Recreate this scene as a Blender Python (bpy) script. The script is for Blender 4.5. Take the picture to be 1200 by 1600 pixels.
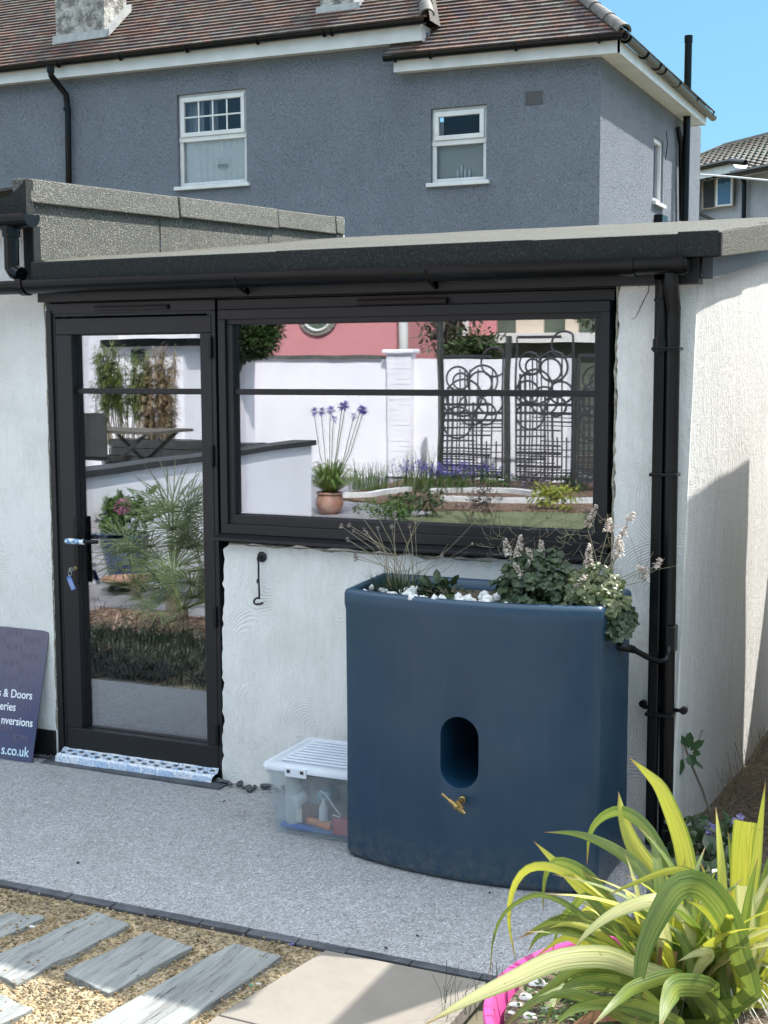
import bpy, bmesh, math, random
from mathutils import Vector as V, Matrix, Euler, noise as mnoise
S = bpy.context.scene
for o in list(bpy.data.objects): bpy.data.objects.remove(o)
R = random.Random(7)
PI = math.pi
# ------------------------------------------------------------------ camera
F = 2082.5; D = 4.7415; H = 1.75
yaw, pit, rol = (math.radians(a) for a in (-24.3916, 6.1939, -.19748))
_f = V((math.sin(yaw)*math.cos(pit), math.cos(yaw)*math.cos(pit), -math.sin(pit)))
_r = V((math.cos(yaw), -math.sin(yaw), 0)); _u = _r.cross(_f)
_r, _u = math.cos(rol)*_r+math.sin(rol)*_u, -math.sin(rol)*_r+math.cos(rol)*_u
C0 = V((0, -D, H))
cd = bpy.data.cameras.new('camera'); cam = bpy.data.objects.new('camera', cd); S.collection.objects.link(cam)
cd.sensor_fit = 'VERTICAL'; cd.sensor_height = 36; cd.lens = F/1600*36; cd.clip_start = .05; cd.clip_end = 2000
m = Matrix((_r, _u, -_f)).transposed().to_4x4(); m.translation = C0; cam.matrix_world = m
S.camera = cam
# ------------------------------------------------------------------ light
SUNV = V((.447, .75, 1)).normalized()          # towards the sun, behind the building on the right
w = bpy.data.worlds.new('World'); S.world = w; w.use_nodes = True
nt = w.node_tree; bg = nt.nodes['Background']; bg.inputs[1].default_value = .15
sky = nt.nodes.new('ShaderNodeTexSky'); sky.sky_type = 'NISHITA'; sky.sun_disc = False
sky.sun_elevation = math.asin(SUNV.z); sky.sun_rotation = math.atan2(SUNV.x, SUNV.y)
sky.ozone_density = 2.0; sky.dust_density = .4; sky.air_density = 1.0
gm = nt.nodes.new('ShaderNodeGamma'); gm.inputs[1].default_value = .45; tn = nt.nodes.new('ShaderNodeMix'); tn.data_type = 'RGBA'; tn.blend_type = 'MULTIPLY'
tn.inputs[0].default_value = 1; tn.inputs[7].default_value = (.45, .83, 1.03, 1)
nt.links.new(sky.outputs[0], gm.inputs[0]); nt.links.new(gm.outputs[0], tn.inputs[6]); 
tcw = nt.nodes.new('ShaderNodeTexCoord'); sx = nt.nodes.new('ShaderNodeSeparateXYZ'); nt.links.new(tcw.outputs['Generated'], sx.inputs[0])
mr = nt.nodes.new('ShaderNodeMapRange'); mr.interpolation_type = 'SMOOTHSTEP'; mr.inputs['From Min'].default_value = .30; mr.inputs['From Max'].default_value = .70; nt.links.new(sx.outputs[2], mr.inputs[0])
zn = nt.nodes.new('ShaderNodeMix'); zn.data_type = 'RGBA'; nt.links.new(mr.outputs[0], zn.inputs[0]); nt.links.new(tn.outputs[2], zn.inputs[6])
zm = nt.nodes.new('ShaderNodeMix'); zm.data_type = 'RGBA'; zm.blend_type = 'MULTIPLY'; zm.inputs[0].default_value = 1; zm.inputs[7].default_value = (5.5, 4.95, 4.25, 1)  # overhead sky boosted to add fill light, the low sky stays dimmer
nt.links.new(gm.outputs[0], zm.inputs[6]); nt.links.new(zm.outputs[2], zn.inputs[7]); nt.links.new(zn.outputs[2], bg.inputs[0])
sl = bpy.data.lights.new('sun', 'SUN'); sl.energy = 3.7; sl.angle = math.radians(.5); sl.color = (1, .96, .90)
so = bpy.data.objects.new('sun', sl); S.collection.objects.link(so)
so.rotation_euler = SUNV.to_track_quat('Z', 'Y').to_euler(); so.location = SUNV*30
S.view_settings.view_transform = 'Standard'; S.view_settings.look = 'None'
S.view_settings.exposure = 1.45; S.view_settings.gamma = 1
S.render.engine = 'CYCLES'; S.cycles.max_bounces = 10; S.cycles.transparent_max_bounces = 16; S.cycles.diffuse_bounces = 4
# ------------------------------------------------------------------ pixels (of the 1200x1600 photo) to points on planes
def ray(x, y): return (x-600)*_r-(y-800)*_u+F*_f
def aY(x, y, Y=0.): d = ray(x, y); return C0+d*((Y-C0.y)/d.y)
def aX(x, y, X): d = ray(x, y); return C0+d*((X-C0.x)/d.x)
def aZ(x, y, Z=0.): d = ray(x, y); return C0+d*((Z-C0.z)/d.z)
def aD(x, y, k): return C0+ray(x, y)*(k/F)
def aN(x, y, p, n): d = ray(x, y); return C0+d*((p-C0).dot(n)/d.dot(n))
YG = .035                                        # plane of the glass
def rY(x, y, Y): p = aY(x, y, 2*YG-Y); p.y = Y; return p      # point seen in the glass lying on real plane Y
def rZ(x, y, Z=0.): p = aZ(x, y, Z); p.y = 2*YG-p.y; return p
# ------------------------------------------------------------------ mesh builder
class MB:
    def __init__(s): s.v = []; s.f = []; s.uv = []; s.mi = []; s.hasuv = False
    def face(s, pts, uv=None, mi=0):
        b = len(s.v); s.v += [tuple(p) for p in pts]; s.f.append(tuple(range(b, b+len(pts))))
        s.uv.append(uv); s.mi.append(mi)
        if uv: s.hasuv = True
        return s
    def faces(s, vs, fs, mi=0, uvs=None):
        b = len(s.v); s.v += [tuple(p) for p in vs]
        for i, f in enumerate(fs):
            s.f.append(tuple(b+k for k in f)); s.uv.append([uvs[k] for k in f] if uvs else None); s.mi.append(mi)
        if uvs: s.hasuv = True
    def box(s, x0, x1, y0, y1, z0, z1, mi=0):
        vs = [(x, y, z) for z in (z0, z1) for y in (y0, y1) for x in (x0, x1)]
        s.faces(vs, [(0, 2, 3, 1), (4, 5, 7, 6), (0, 1, 5, 4), (2, 6, 7, 3), (0, 4, 6, 2), (1, 3, 7, 5)], mi)
        return s
    def hexa(s, vs, mi=0):      # 8 points: bottom 4 ccw, top 4 ccw
        s.faces(vs, [(3, 2, 1, 0), (4, 5, 6, 7), (0, 1, 5, 4), (1, 2, 6, 5), (2, 3, 7, 6), (3, 0, 4, 7)], mi); return s
    def obox(s, c, ax, ay, az, mi=0):   # centre and three half-axes
        c = V(c); vs = [c+sx*ax+sy*ay+sz*az for sz in (-1, 1) for sx, sy in ((-1, -1), (1, -1), (1, 1), (-1, 1))]
        s.faces(vs, [(3, 2, 1, 0), (4, 5, 6, 7), (0, 1, 5, 4), (1, 2, 6, 5), (2, 3, 7, 6), (3, 0, 4, 7)], mi); return s
    def prism(s, poly, d, mi=0):
        n = len(poly); d = V(d); a = [V(p) for p in poly]; vs = a+[p+d for p in a]
        s.faces(vs, [tuple(range(n-1, -1, -1)), tuple(range(n, 2*n))]+[(i, (i+1) % n, n+(i+1) % n, n+i) for i in range(n)], mi); return s
    def tube(s, pts, r, seg=8, cap=True, mi=0):
        pts = [V(p) for p in pts]; n = len(pts); rs = r if isinstance(r, (list, tuple)) else [r]*n
        vs = []; up = None
        for i, p in enumerate(pts):
            t = (pts[min(i+1, n-1)]-pts[max(i-1, 0)])
            t = t.normalized() if t.length > 1e-9 else V((0, 0, 1))
            if up is None: up = t.orthogonal().normalized()
            else:
                up = up-t*up.dot(t); up = up.normalized() if up.length > 1e-6 else t.orthogonal().normalized()
            q = t.cross(up)
            for k in range(seg):
                a = 2*PI*k/seg; vs.append(p+(up*math.cos(a)+q*math.sin(a))*rs[i])
        fs = [(i*seg+k, i*seg+(k+1) % seg, (i+1)*seg+(k+1) % seg, (i+1)*seg+k) for i in range(n-1) for k in range(seg)]
        if cap: fs += [tuple(range(seg-1, -1, -1)), tuple(range((n-1)*seg, n*seg))]
        s.faces(vs, fs, mi); return s
    def lathe(s, c, prof, seg=24, mi=0, cap=True, axis=None):
        c = V(c); vs = []; fs = []; n = len(prof)
        q = (axis.to_track_quat('Z', 'Y') if axis else None)
        for r, z in prof:
            for k in range(seg):
                a = 2*PI*k/seg; p = V((r*math.cos(a), r*math.sin(a), z))
                vs.append(c+(q @ p if q else p))
        fs = [(i*seg+k, i*seg+(k+1) % seg, (i+1)*seg+(k+1) % seg, (i+1)*seg+k) for i in range(n-1) for k in range(seg)]
        if cap: fs += [tuple(range(seg-1, -1, -1)), tuple(range((n-1)*seg, n*seg))]
        s.faces(vs, fs, mi); return s
    def sweep(s, prof, pts, mi=0, closed=False, cap=False, upv=V((0, 0, 1))):   # prof: (side, up) list
        pts = [V(p) for p in pts]; n = len(pts); m_ = len(prof); vs = []
        for i, p in enumerate(pts):
            t = (pts[min(i+1, n-1)]-pts[max(i-1, 0)]).normalized(); sd = t.cross(upv).normalized(); uu = sd.cross(t)
            for a, b in prof: vs.append(p+sd*a+uu*b)
        k1 = m_ if closed else m_-1
        fs = [(i*m_+k, i*m_+(k+1) % m_, (i+1)*m_+(k+1) % m_, (i+1)*m_+k) for i in range(n-1) for k in range(k1)]
        if cap: fs += [tuple(range(m_-1, -1, -1)), tuple(range((n-1)*m_, n*m_))]
        s.faces(vs, fs, mi); return s
    def ribbon(s, pts, wd, side=None, fold=.25, mi=0, nrm=None):
        """strap leaf: centre line, widths, folded along its midrib"""
        pts = [V(p) for p in pts]; n = len(pts); vs = []; uv = []
        for i, p in enumerate(pts):
            t = (pts[min(i+1, n-1)]-pts[max(i-1, 0)]).normalized()
            sd = side if side is not None else t.cross(V((0, 0, 1)))
            sd = sd-t*sd.dot(t)
            sd = sd.normalized() if sd.length > 1e-4 else t.orthogonal().normalized()
            nn = sd.cross(t).normalized(); hw = wd[i]/2
            for k, a in enumerate((-1, -.5, 0, .5, 1)):
                vs.append(p+sd*(a*hw)+nn*(abs(a)*hw*fold)); uv.append((k/4, i/(n-1)))
        fs = [(i*5+k, i*5+k+1, (i+1)*5+k+1, (i+1)*5+k) for i in range(n-1) for k in range(4)]
        s.faces(vs, fs, mi, uv); return s
    def blob(s, c, r, seg=10, rings=6, jit=.0, rnd=R, mi=0):
        c = V(c); r = V(r) if not isinstance(r, (int, float)) else V((r, r, r)); vs = []; off = rnd.random()*50
        for i in range(rings+1):
            th = PI*i/rings
            for k in range(seg):
                a = 2*PI*k/seg; d = V((math.sin(th)*math.cos(a), math.sin(th)*math.sin(a), math.cos(th)))
                j = 1+jit*mnoise.noise(d*1.7+V((off, off, off)))
                vs.append(c+V((d.x*r.x, d.y*r.y, d.z*r.z))*j)
        fs = [(i*seg+k, (i+1)*seg+k, (i+1)*seg+(k+1) % seg, i*seg+(k+1) % seg) for i in range(rings) for k in range(seg)]
        s.faces(vs, fs, mi); return s
    def leaf(s, p, d, n, L, W, mi=0, bend=.15):
        p = V(p); d = V(d).normalized(); sd = d.cross(V(n))
        sd = sd.normalized() if sd.length > 1e-4 else d.orthogonal().normalized()
        nn = sd.cross(d)
        b = p+d*L*.35-nn*L*bend*.3; c = p+d*L*.75-nn*L*bend
        t = p+d*L-nn*L*bend*1.6
        vs = [p, b+sd*W*.45+nn*W*.12, b, b-sd*W*.45+nn*W*.12, c+sd*W*.38+nn*W*.1, c, c-sd*W*.38+nn*W*.1, t]
        uv = [(.5, 0), (1, .35), (.5, .35), (0, .35), (1, .75), (.5, .75), (0, .75), (.5, 1)]
        s.faces(vs, [(0, 1, 2), (0, 2, 3), (2, 1, 4, 5), (3, 2, 5, 6), (5, 4, 7), (6, 5, 7)], mi, uv)
    def build(s, name, mat, parent=None, smooth=False, bevel=0, bseg=2, weld=False, auto=None):
        off = V((0, 0, 0)); q = parent
        while q: off += q.location; q = q.parent
        me = bpy.data.meshes.new(name); me.from_pydata([tuple(V(p)-off) for p in s.v], [], s.f)
        mats = mat if isinstance(mat, (list, tuple)) else [mat]
        for mm in mats: me.materials.append(mm)
        if len(mats) > 1: me.polygons.foreach_set('material_index', s.mi)
        if s.hasuv:
            ul = me.uv_layers.new(name='UVMap')
            for p, u in zip(me.polygons, s.uv):
                if u:
                    for li, c in zip(p.loop_indices, u): ul.data[li].uv = c
        if weld:
            bm = bmesh.new(); bm.from_mesh(me); bmesh.ops.remove_doubles(bm, verts=bm.verts, dist=1e-5)
            bmesh.ops.recalc_face_normals(bm, faces=bm.faces); bm.to_mesh(me); bm.free()
        if smooth:
            me.polygons.foreach_set('use_smooth', [True]*len(me.polygons))
            if auto: me.set_sharp_from_angle(angle=math.radians(auto))
        o = bpy.data.objects.new(name, me); S.collection.objects.link(o)
        if parent: o.parent = parent
        if bevel:
            b = o.modifiers.new('bevel', 'BEVEL'); b.width = bevel; b.segments = bseg; b.limit_method = 'ANGLE'; b.angle_limit = math.radians(40)
        return o
def tag(o, label=None, cat=None, group=None, kind=None):
    if label: o['label'] = label
    if cat: o['category'] = cat
    if group: o['group'] = group
    if kind: o['kind'] = kind
    return o
def thing(name, label, cat, loc, group=None):
    o = bpy.data.objects.new(name, None); S.collection.objects.link(o); o.location = loc; o.empty_display_size = .1
    return tag(o, label, cat, group)
def copy_tree(o, parent=None):
    c = o.copy(); S.collection.objects.link(c); c.parent = parent
    for ch in list(o.children): copy_tree(ch, c)
    return c
def text_mesh(name, body, size, mw, mat, parent=None, align='LEFT', ext=.0006, sx=1, off=0):
    cu = bpy.data.curves.new(name, 'FONT'); cu.body = body; cu.size = size; cu.extrude = ext; cu.align_x = align; cu.offset = off
    t = bpy.data.objects.new(name, cu); S.collection.objects.link(t); bpy.context.view_layer.update()
    me = bpy.data.meshes.new_from_object(t.evaluated_get(bpy.context.evaluated_depsgraph_get()))
    bpy.data.objects.remove(t); me.transform(mw @ Matrix.Diagonal((sx, 1, 1, 1)))
    off = V((0, 0, 0)); q = parent
    while q: off += q.location; q = q.parent
    me.transform(Matrix.Translation(-off)); me.materials.clear(); me.materials.append(mat)
    o = bpy.data.objects.new(name, me); S.collection.objects.link(o)
    if parent: o.parent = parent
    return o
# ------------------------------------------------------------------ materials
class NT:
    def __init__(s, name):
        s.m = bpy.data.materials.new(name); s.m.use_nodes = True; s.t = s.m.node_tree; s.n = s.t.nodes
        s.b = s.n['Principled BSDF']; s.o = s.n['Material Output']; s.tc = s.n.new('ShaderNodeTexCoord')
    def link(s, a, b): s.t.links.new(a, b)
    def co(s, scale=(1, 1, 1), rot=(0, 0, 0), out='Object'):
        mp = s.n.new('ShaderNodeMapping'); mp.inputs['Scale'].default_value = scale; mp.inputs['Rotation'].default_value = rot
        s.link(s.tc.outputs[out], mp.inputs[0]); return mp.outputs[0]
    def noise(s, scale, detail=3, rough=.55, vec=None, dist=0):
        n = s.n.new('ShaderNodeTexNoise'); n.inputs['Scale'].default_value = scale; n.inputs['Detail'].default_value = detail
        n.inputs['Roughness'].default_value = rough; n.inputs['Distortion'].default_value = dist
        s.link(vec if vec else s.tc.outputs['Object'], n.inputs['Vector']); return n
    def vor(s, scale, vec=None, feat='F1', rnd=1):
        n = s.n.new('ShaderNodeTexVoronoi'); n.feature = feat; n.inputs['Scale'].default_value = scale; n.inputs['Randomness'].default_value = rnd
        s.link(vec if vec else s.tc.outputs['Object'], n.inputs['Vector']); return n
    def ramp(s, fac, stops, interp='LINEAR'):
        r = s.n.new('ShaderNodeValToRGB'); e = r.color_ramp; e.interpolation = interp
        while len(e.elements) < len(stops): e.elements.new(.5)
        for el, (p, c) in zip(e.elements, stops):
            el.position = p; el.color = (*c, 1) if isinstance(c, tuple) else (c, c, c, 1)
        s.link(fac, r.inputs[0]); return r.outputs[0]
    def math(s, op, a, b=None, c=None):
        n = s.n.new('ShaderNodeMath'); n.operation = op
        for i, v in enumerate((a, b, c)):
            if v is None: continue
            if isinstance(v, (int, float)): n.inputs[i].default_value = v
            else: s.link(v, n.inputs[i])
        return n.outputs[0]
    def mix(s, fac, a, b, mode='MIX'):
        n = s.n.new('ShaderNodeMix'); n.data_type = 'RGBA'; n.blend_type = mode
        for sock, v in ((n.inputs[0], fac), (n.inputs[6], a), (n.inputs[7], b)):
            if isinstance(v, (int, float)): sock.default_value = v if sock == n.inputs[0] else (v, v, v, 1)
            elif isinstance(v, tuple): sock.default_value = (*v, 1)
            else: s.link(v, sock)
        return n.outputs[2]
    def bump(s, h, st=.5, dist=.01, prev=None):
        n = s.n.new('ShaderNodeBump'); n.inputs['Strength'].default_value = st; n.inputs['Distance'].default_value = dist
        s.link(h, n.inputs['Height'])
        if prev: s.link(prev, n.inputs['Normal'])
        return n.outputs[0]
    def set(s, col=None, rough=None, norm=None, spec=None, metal=None, **k):
        for key, v in (('Base Color', col), ('Roughness', rough), ('Normal', norm), ('Specular IOR Level', spec), ('Metallic', metal)):
            if v is None: continue
            if isinstance(v, tuple): s.b.inputs[key].default_value = (*v, 1)
            elif isinstance(v, (int, float)): s.b.inputs[key].default_value = v
            else: s.link(v, s.b.inputs[key])
        return s.m
    def sep(s, vec):
        n = s.n.new('ShaderNodeSeparateXYZ'); s.link(vec, n.inputs[0]); return n.outputs
def M(name, col, rough=.6, col2=None, ns=6, bump=0, bs=40, bd=.003, spec=.5, metal=0, lo=.35, hi=.65, detail=4, rv=0):
    k = NT(name); c = col
    if col2: c = k.ramp(k.noise(ns, detail, .6).outputs[0], [(lo, col), (hi, col2)])
    nm = k.bump(k.noise(bs, 4, .6).outputs[0], bump, bd) if bump else None
    r = rough
    if rv: r = k.ramp(k.noise(ns*2, 4, .6).outputs[0], [(.3, max(0, rough-rv)), (.7, min(1, rough+rv))])
    return k.set(c, r, nm, spec, metal)
def leafmat(name, col, col2, trans=.35, rough=.45, ns=9, stripes=None):
    k = NT(name)
    c = k.ramp(k.noise(ns, 3).outputs[0], [(.35, col), (.65, col2)])
    if stripes:
        x, y, z = k.sep(k.co(out='UV'))
        cx = k.n.new('ShaderNodeCombineXYZ'); k.link(x, cx.inputs[0]); k.link(k.math('MULTIPLY', y, .12), cx.inputs[1])
        oi = k.n.new('ShaderNodeNewGeometry'); k.link(oi.outputs['Random Per Island'], cx.inputs[2])
        st = k.noise(stripes[1], 3, .6, cx.outputs[0])
        c2 = k.ramp(st.outputs[0], stripes[0])
        fine = k.noise(60, 2, .6, cx.outputs[0])
        c2 = k.mix(k.ramp(fine.outputs[0], [(.45, 0.), (.75, .45)]), c2, (.10, .15, .01))
        edge = k.ramp(k.math('ABSOLUTE', k.math('SUBTRACT', x, .5)), [(.36, 0.), (.46, 1.)])
        c = k.mix(k.math('MULTIPLY', edge, .55), c2, (.08, .16, .02))
    if stripes:
        tp = k.math('ADD', y, k.math('MULTIPLY', k.noise(5, 2, .5, cx.outputs[0]).outputs[0], .25)); c = k.mix(k.ramp(tp, [(1.03, 0.), (1.10, 1.)]) if 0 else k.ramp(k.math('SUBTRACT', tp, .2), [(.86, 0.), (.93, 1.)]), c, (.26, .13, .05))
        c = k.mix(k.ramp(k.noise(30, 4, .7).outputs[0], [(.66, 0.), (.72, .6)]), c, (.22, .15, .05))
        rb = k.noise(14, 3, .5, cx.outputs[0]); k.link(k.bump(rb.outputs[0], .5, .003), k.b.inputs['Normal'])
    k.b.inputs['Roughness'].default_value = rough
    k.link(c, k.b.inputs['Base Color'])
    tr = k.n.new('ShaderNodeBsdfTranslucent'); k.link(c, tr.inputs[0])
    mx = k.n.new('ShaderNodeMixShader'); mx.inputs[0].default_value = trans
    k.link(k.b.outputs[0], mx.inputs[1]); k.link(tr.outputs[0], mx.inputs[2]); k.link(mx.outputs[0], k.o.inputs[0])
    return k.m

def mk_render(name, base=(.62, .64, .62), dirt=(.47, .47, .42), vertical=False):
    k = NT(name)
    if vertical:
        v = k.co((9, 7, 1.5)); n1 = k.noise(1.6, 6, .7, v, 1.1)
        v2 = k.co((30, 30, 11)); n2 = k.noise(2.2, 4, .7, v2)
        v3 = k.co((60, 60, 60)); n3 = k.noise(3, 3, .6, v3)
        c = k.ramp(n1.outputs[0], [(.3, dirt), (.62, base)])
        nb = k.bump(n1.outputs[0], .6, .022); nb = k.bump(n2.outputs[0], .9, .020, nb); nb = k.bump(n3.outputs[0], .8, .008, nb)
        return k.set(c, .85, nb, .2)
    # comb-trowelled arcs: rings round scattered centres, fading in and out
    w_ = k.noise(1.4, 2); mp = k.n.new('ShaderNodeVectorMath'); mp.operation = 'SCALE'
    k.link(w_.outputs['Color'], mp.inputs[0]); mp.inputs['Scale'].default_value = .25
    ad = k.n.new('ShaderNodeVectorMath'); ad.operation = 'ADD'; k.link(k.co((1, .15, .8)), ad.inputs[0]); k.link(mp.outputs[0], ad.inputs[1])
    vo = k.vor(3.6, ad.outputs[0]); d = k.math('MULTIPLY', vo.outputs['Distance'], 190.)
    rings = k.math('SINE', d)
    msk = k.ramp(k.noise(2.6, 4).outputs[0], [(.42, 0.), (.60, 1.)])
    msk = k.math('MULTIPLY', msk, k.ramp(vo.outputs['Distance'], [(.12, 0.), (.25, 1.), (.6, 1.), (.75, .2)]))
    df = k.n.new('ShaderNodeVectorMath'); df.operation = 'SUBTRACT'; sc_ = k.n.new('ShaderNodeVectorMath'); sc_.operation = 'SCALE'; sc_.inputs['Scale'].default_value = 3.1
    k.link(ad.outputs[0], sc_.inputs[0]); 
    k.link(ad.outputs[0], df.inputs[0]); k.link(vo.outputs['Position'], df.inputs[1])
    nv = k.n.new('ShaderNodeVectorMath'); nv.operation = 'NORMALIZE'; k.link(df.outputs[0], nv.inputs[0])
    dx_, dy_, dz_ = k.sep(nv.outputs[0]); rc_ = k.sep(vo.outputs['Color'])
    th_ = k.math('MULTIPLY', rc_[0], 4.6); an = k.math('ADD', k.math('MULTIPLY', dx_, k.math('COSINE', th_)), k.math('MULTIPLY', dz_, k.math('SINE', th_)))
    msk = k.math('MULTIPLY', msk, k.ramp(an, [(.05, 0.), (.5, 1.)]))
    h = k.math('MULTIPLY', rings, msk)
    nb = k.bump(h, .5, .0018)
    n2 = k.noise(9, 5, .6); nb = k.bump(n2.outputs[0], .5, .008, nb)
    n3 = k.noise(110, 4, .7); nb = k.bump(n3.outputs[0], .8, .004, nb)
    n4 = k.noise(8, 5, .7, k.co((5, 5, 1.2)), 1.); nb = k.bump(n4.outputs[0], .7, .009, nb)
    c = k.ramp(k.noise(2.3, 8, .72).outputs[0], [(.34, dirt), (.56, base)])
    c = k.mix(k.ramp(k.noise(22, 6, .7).outputs[0], [(.60, 0.), (.72, .35)]), c, (.42, .40, .34))
    sp = k.ramp(k.noise(70, 2, .5).outputs[0], [(.70, 0.), (.78, .5)])
    c = k.mix(sp, c, (.25, .23, .2))
    return k.set(c, .8, nb, .25)
WALL = mk_render('white_render', (.80, .785, .745), (.66, .65, .60)); SIDE = mk_render('dragged_render', (.76, .755, .73), (.67, .66, .63), True)
EDGE = M('broken_render_edge', (.20, .17, .12), .9, (.42, .40, .32), 30, 1, 60, .01)
WHITEWALL = M('white_masonry', (.86, .84, .88), .8, (.78, .76, .80), 1.2, .3, 30, .006)
def mk_felt(name, a, b, fl, bs=1.):
    k = NT(name); v = k.vor(210); g = k.ramp(v.outputs['Color'], [(.0, a), (.25, a), (.55, b), (.72, b), (.86, fl), (1, fl)])
    n = k.noise(1.8, 5, .65); c = k.mix(k.ramp(n.outputs[0], [(.35, 0.), (.7, .5)]), g, a)
    nb = k.bump(v.outputs['Distance'], .9*bs, .007*bs); nb = k.bump(k.noise(14, 3).outputs[0], .5*bs, .01*bs, nb)
    return k.set(c, .75, nb, .4)
FELT = mk_felt('mineral_felt', (.07, .07, .062), (.135, .135, .115), (.36, .36, .32))
FELTTOP = mk_felt('mineral_felt_weathered', (.05, .05, .037), (.09, .088, .068), (.22, .22, .17))
FELTBLK = mk_felt('black_mineral_felt', (.004, .005, .005), (.009, .011, .010), (.035, .04, .035), .35)
BLK = M('black_plastic', (.0024, .0032, .004), .28, (.0045, .0055, .006), 5, .08, 30, .002, spec=.28)
BLKW = M('black_weathered_board', (.0035, .004, .0045), .5, (.007, .0075, .008), 7, .3, 25, .003)
ALU = M('dark_grey_aluminium', (.009, .0095, .011), .42, (.011, .012, .013), 3, 0, spec=.4)
ALU2 = M('black_gasket', (.008, .008, .009), .5)
WHT = M('white_upvc', (.72, .72, .70), .35, (.62, .62, .60), 4)
def mk_resin():
    k = NT('resin_bound_gravel'); v = k.vor(185); c = k.ramp(v.outputs['Color'], [(0, (.11, .112, .112)), (.2, (.31, .315, .32)), (.6, (.49, .495, .50)), (.9, (.74, .74, .74)), (1, (.07, .07, .07))])
    n = k.noise(1.3, 5, .6); c = k.mix(k.ramp(n.outputs[0], [(.4, 0.), (.75, .3)]), c, (.27, .25, .23))
    st = k.noise(3.3, 8, .78); c = k.mix(k.ramp(st.outputs[0], [(.56, 0.), (.70, .38)]), c, (.20, .18, .15)); big = k.vor(48); c = k.mix(.22, c, k.ramp(big.outputs['Color'], [(0, (.2, .2, .2)), (1, (.62, .62, .62))]))
    v2 = k.vor(185, feat='DISTANCE_TO_EDGE'); nb = k.bump(k.ramp(v2.outputs['Distance'], [(0, 0.), (.3, 1.)]), .9, .004)
    return k.set(c, .5, nb, .4)
RESIN = mk_resin()
def mk_grav(name, cols, sc, dist=.012):
    k = NT(name); v = k.vor(sc, rnd=1); c = k.ramp(v.outputs['Color'], [(i/(len(cols)-1), c_) for i, c_ in enumerate(cols)])
    fn = k.noise(7, 5, .7); c = k.mix(k.ramp(fn.outputs[0], [(.42, 0.), (.66, .6)]), c, (.15, .115, .075))
    nb = k.bump(k.ramp(v.outputs['Distance'], [(0., 1.), (.6, 0.)]), .9, dist); nb = k.bump(fn.outputs[0], .6, .02, nb)
    return k.set(c, .85, nb, .2)
GRAV = mk_grav('sandy_gravel', [(.13, .09, .05), (.26, .19, .10), (.38, .29, .16), (.50, .41, .26), (.27, .21, .14), (.16, .125, .085)], 95)
SOIL = mk_grav('soil', [(.05, .038, .028), (.085, .065, .048), (.12, .09, .065), (.2, .17, .13)], 60)
MULCH = mk_grav('bark_mulch', [(.06, .035, .025), (.15, .085, .06), (.24, .15, .11), (.35, .27, .22)], 40, .03)
SLATE = M('slate_edging', (.04, .043, .05), .55, (.085, .09, .10), 9, .5, 40, .004)
def mk_plank():
    k = NT('weathered_plank_stone'); oi = k.n.new('ShaderNodeObjectInfo')
    ad = k.n.new('ShaderNodeVectorMath'); ad.operation = 'ADD'; k.link(k.co((26, 1.6, 26)), ad.inputs[0]); k.link(oi.outputs['Random'], ad.inputs[1])
    n = k.noise(1.5, 6, .68, ad.outputs[0], .6); n2 = k.noise(5, 3, .6, ad.outputs[0], .3)
    c = k.ramp(n.outputs[0], [(.28, (.10, .10, .095)), (.42, (.20, .208, .20)), (.7, (.31, .32, .30))])
    cr = k.ramp(n2.outputs[0], [(.29, 1.), (.34, 0.)]); c = k.mix(cr, c, (.05, .045, .04))
    nb = k.bump(n.outputs[0], .9, .009); nb = k.bump(k.math('MULTIPLY', cr, -1.), .8, .008, nb)
    return k.set(c, .8, nb, .3)
PLANK = mk_plank()
SLAB = NT('sandstone_slab'); _c = SLAB.ramp(SLAB.noise(3.5, 7, .7).outputs[0], [(.3, (.185, .165, .138)), (.7, (.225, .203, .172))])
_c = SLAB.mix(SLAB.ramp(SLAB.noise(14, 6, .75).outputs[0], [(.62, 0.), (.74, .5)]), _c, (.17, .145, .11)); _c = SLAB.mix(SLAB.ramp(SLAB.noise(160, 2, .5).outputs[0], [(.72, 0.), (.76, .6)]), _c, (.11, .10, .08))
SLAB = SLAB.set(_c, .72, SLAB.bump(SLAB.noise(26, 6, .7).outputs[0], .3, .006), .3)
def mk_dash(name, a, b, sc=21, dist=.05, st=1):
    k = NT(name); nz = k.noise(sc, 6, .68, dist=.5)
    c = k.ramp(k.noise(.9, 7, .68).outputs[0], [(.3, a), (.7, b)])
    sn = k.noise(2.2, 5, .7, k.co((1, 1, .25))); c = k.mix(k.ramp(sn.outputs[0], [(.58, 0.), (.75, .4)]), c, tuple(x*.75 for x in a))
    nb = k.bump(nz.outputs[0], st, dist); nb = k.bump(k.noise(sc*3.2, 4, .6).outputs[0], 1, .05, nb)
    return k.set(c, .85, nb, .1)
DASH = mk_dash('grey_roughcast', (.30, .335, .39), (.37, .405, .465), 17, .14)
CHIM = M('chimney_roughcast', (.20, .19, .17), .85, (.52, .51, .47), 7, 1, 30, .05, spec=.2, lo=.42, hi=.58, detail=9)
DASHW = mk_dash('white_roughcast_far', (.34, .35, .38), (.46, .46, .48), 6, .01, .4)
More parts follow.
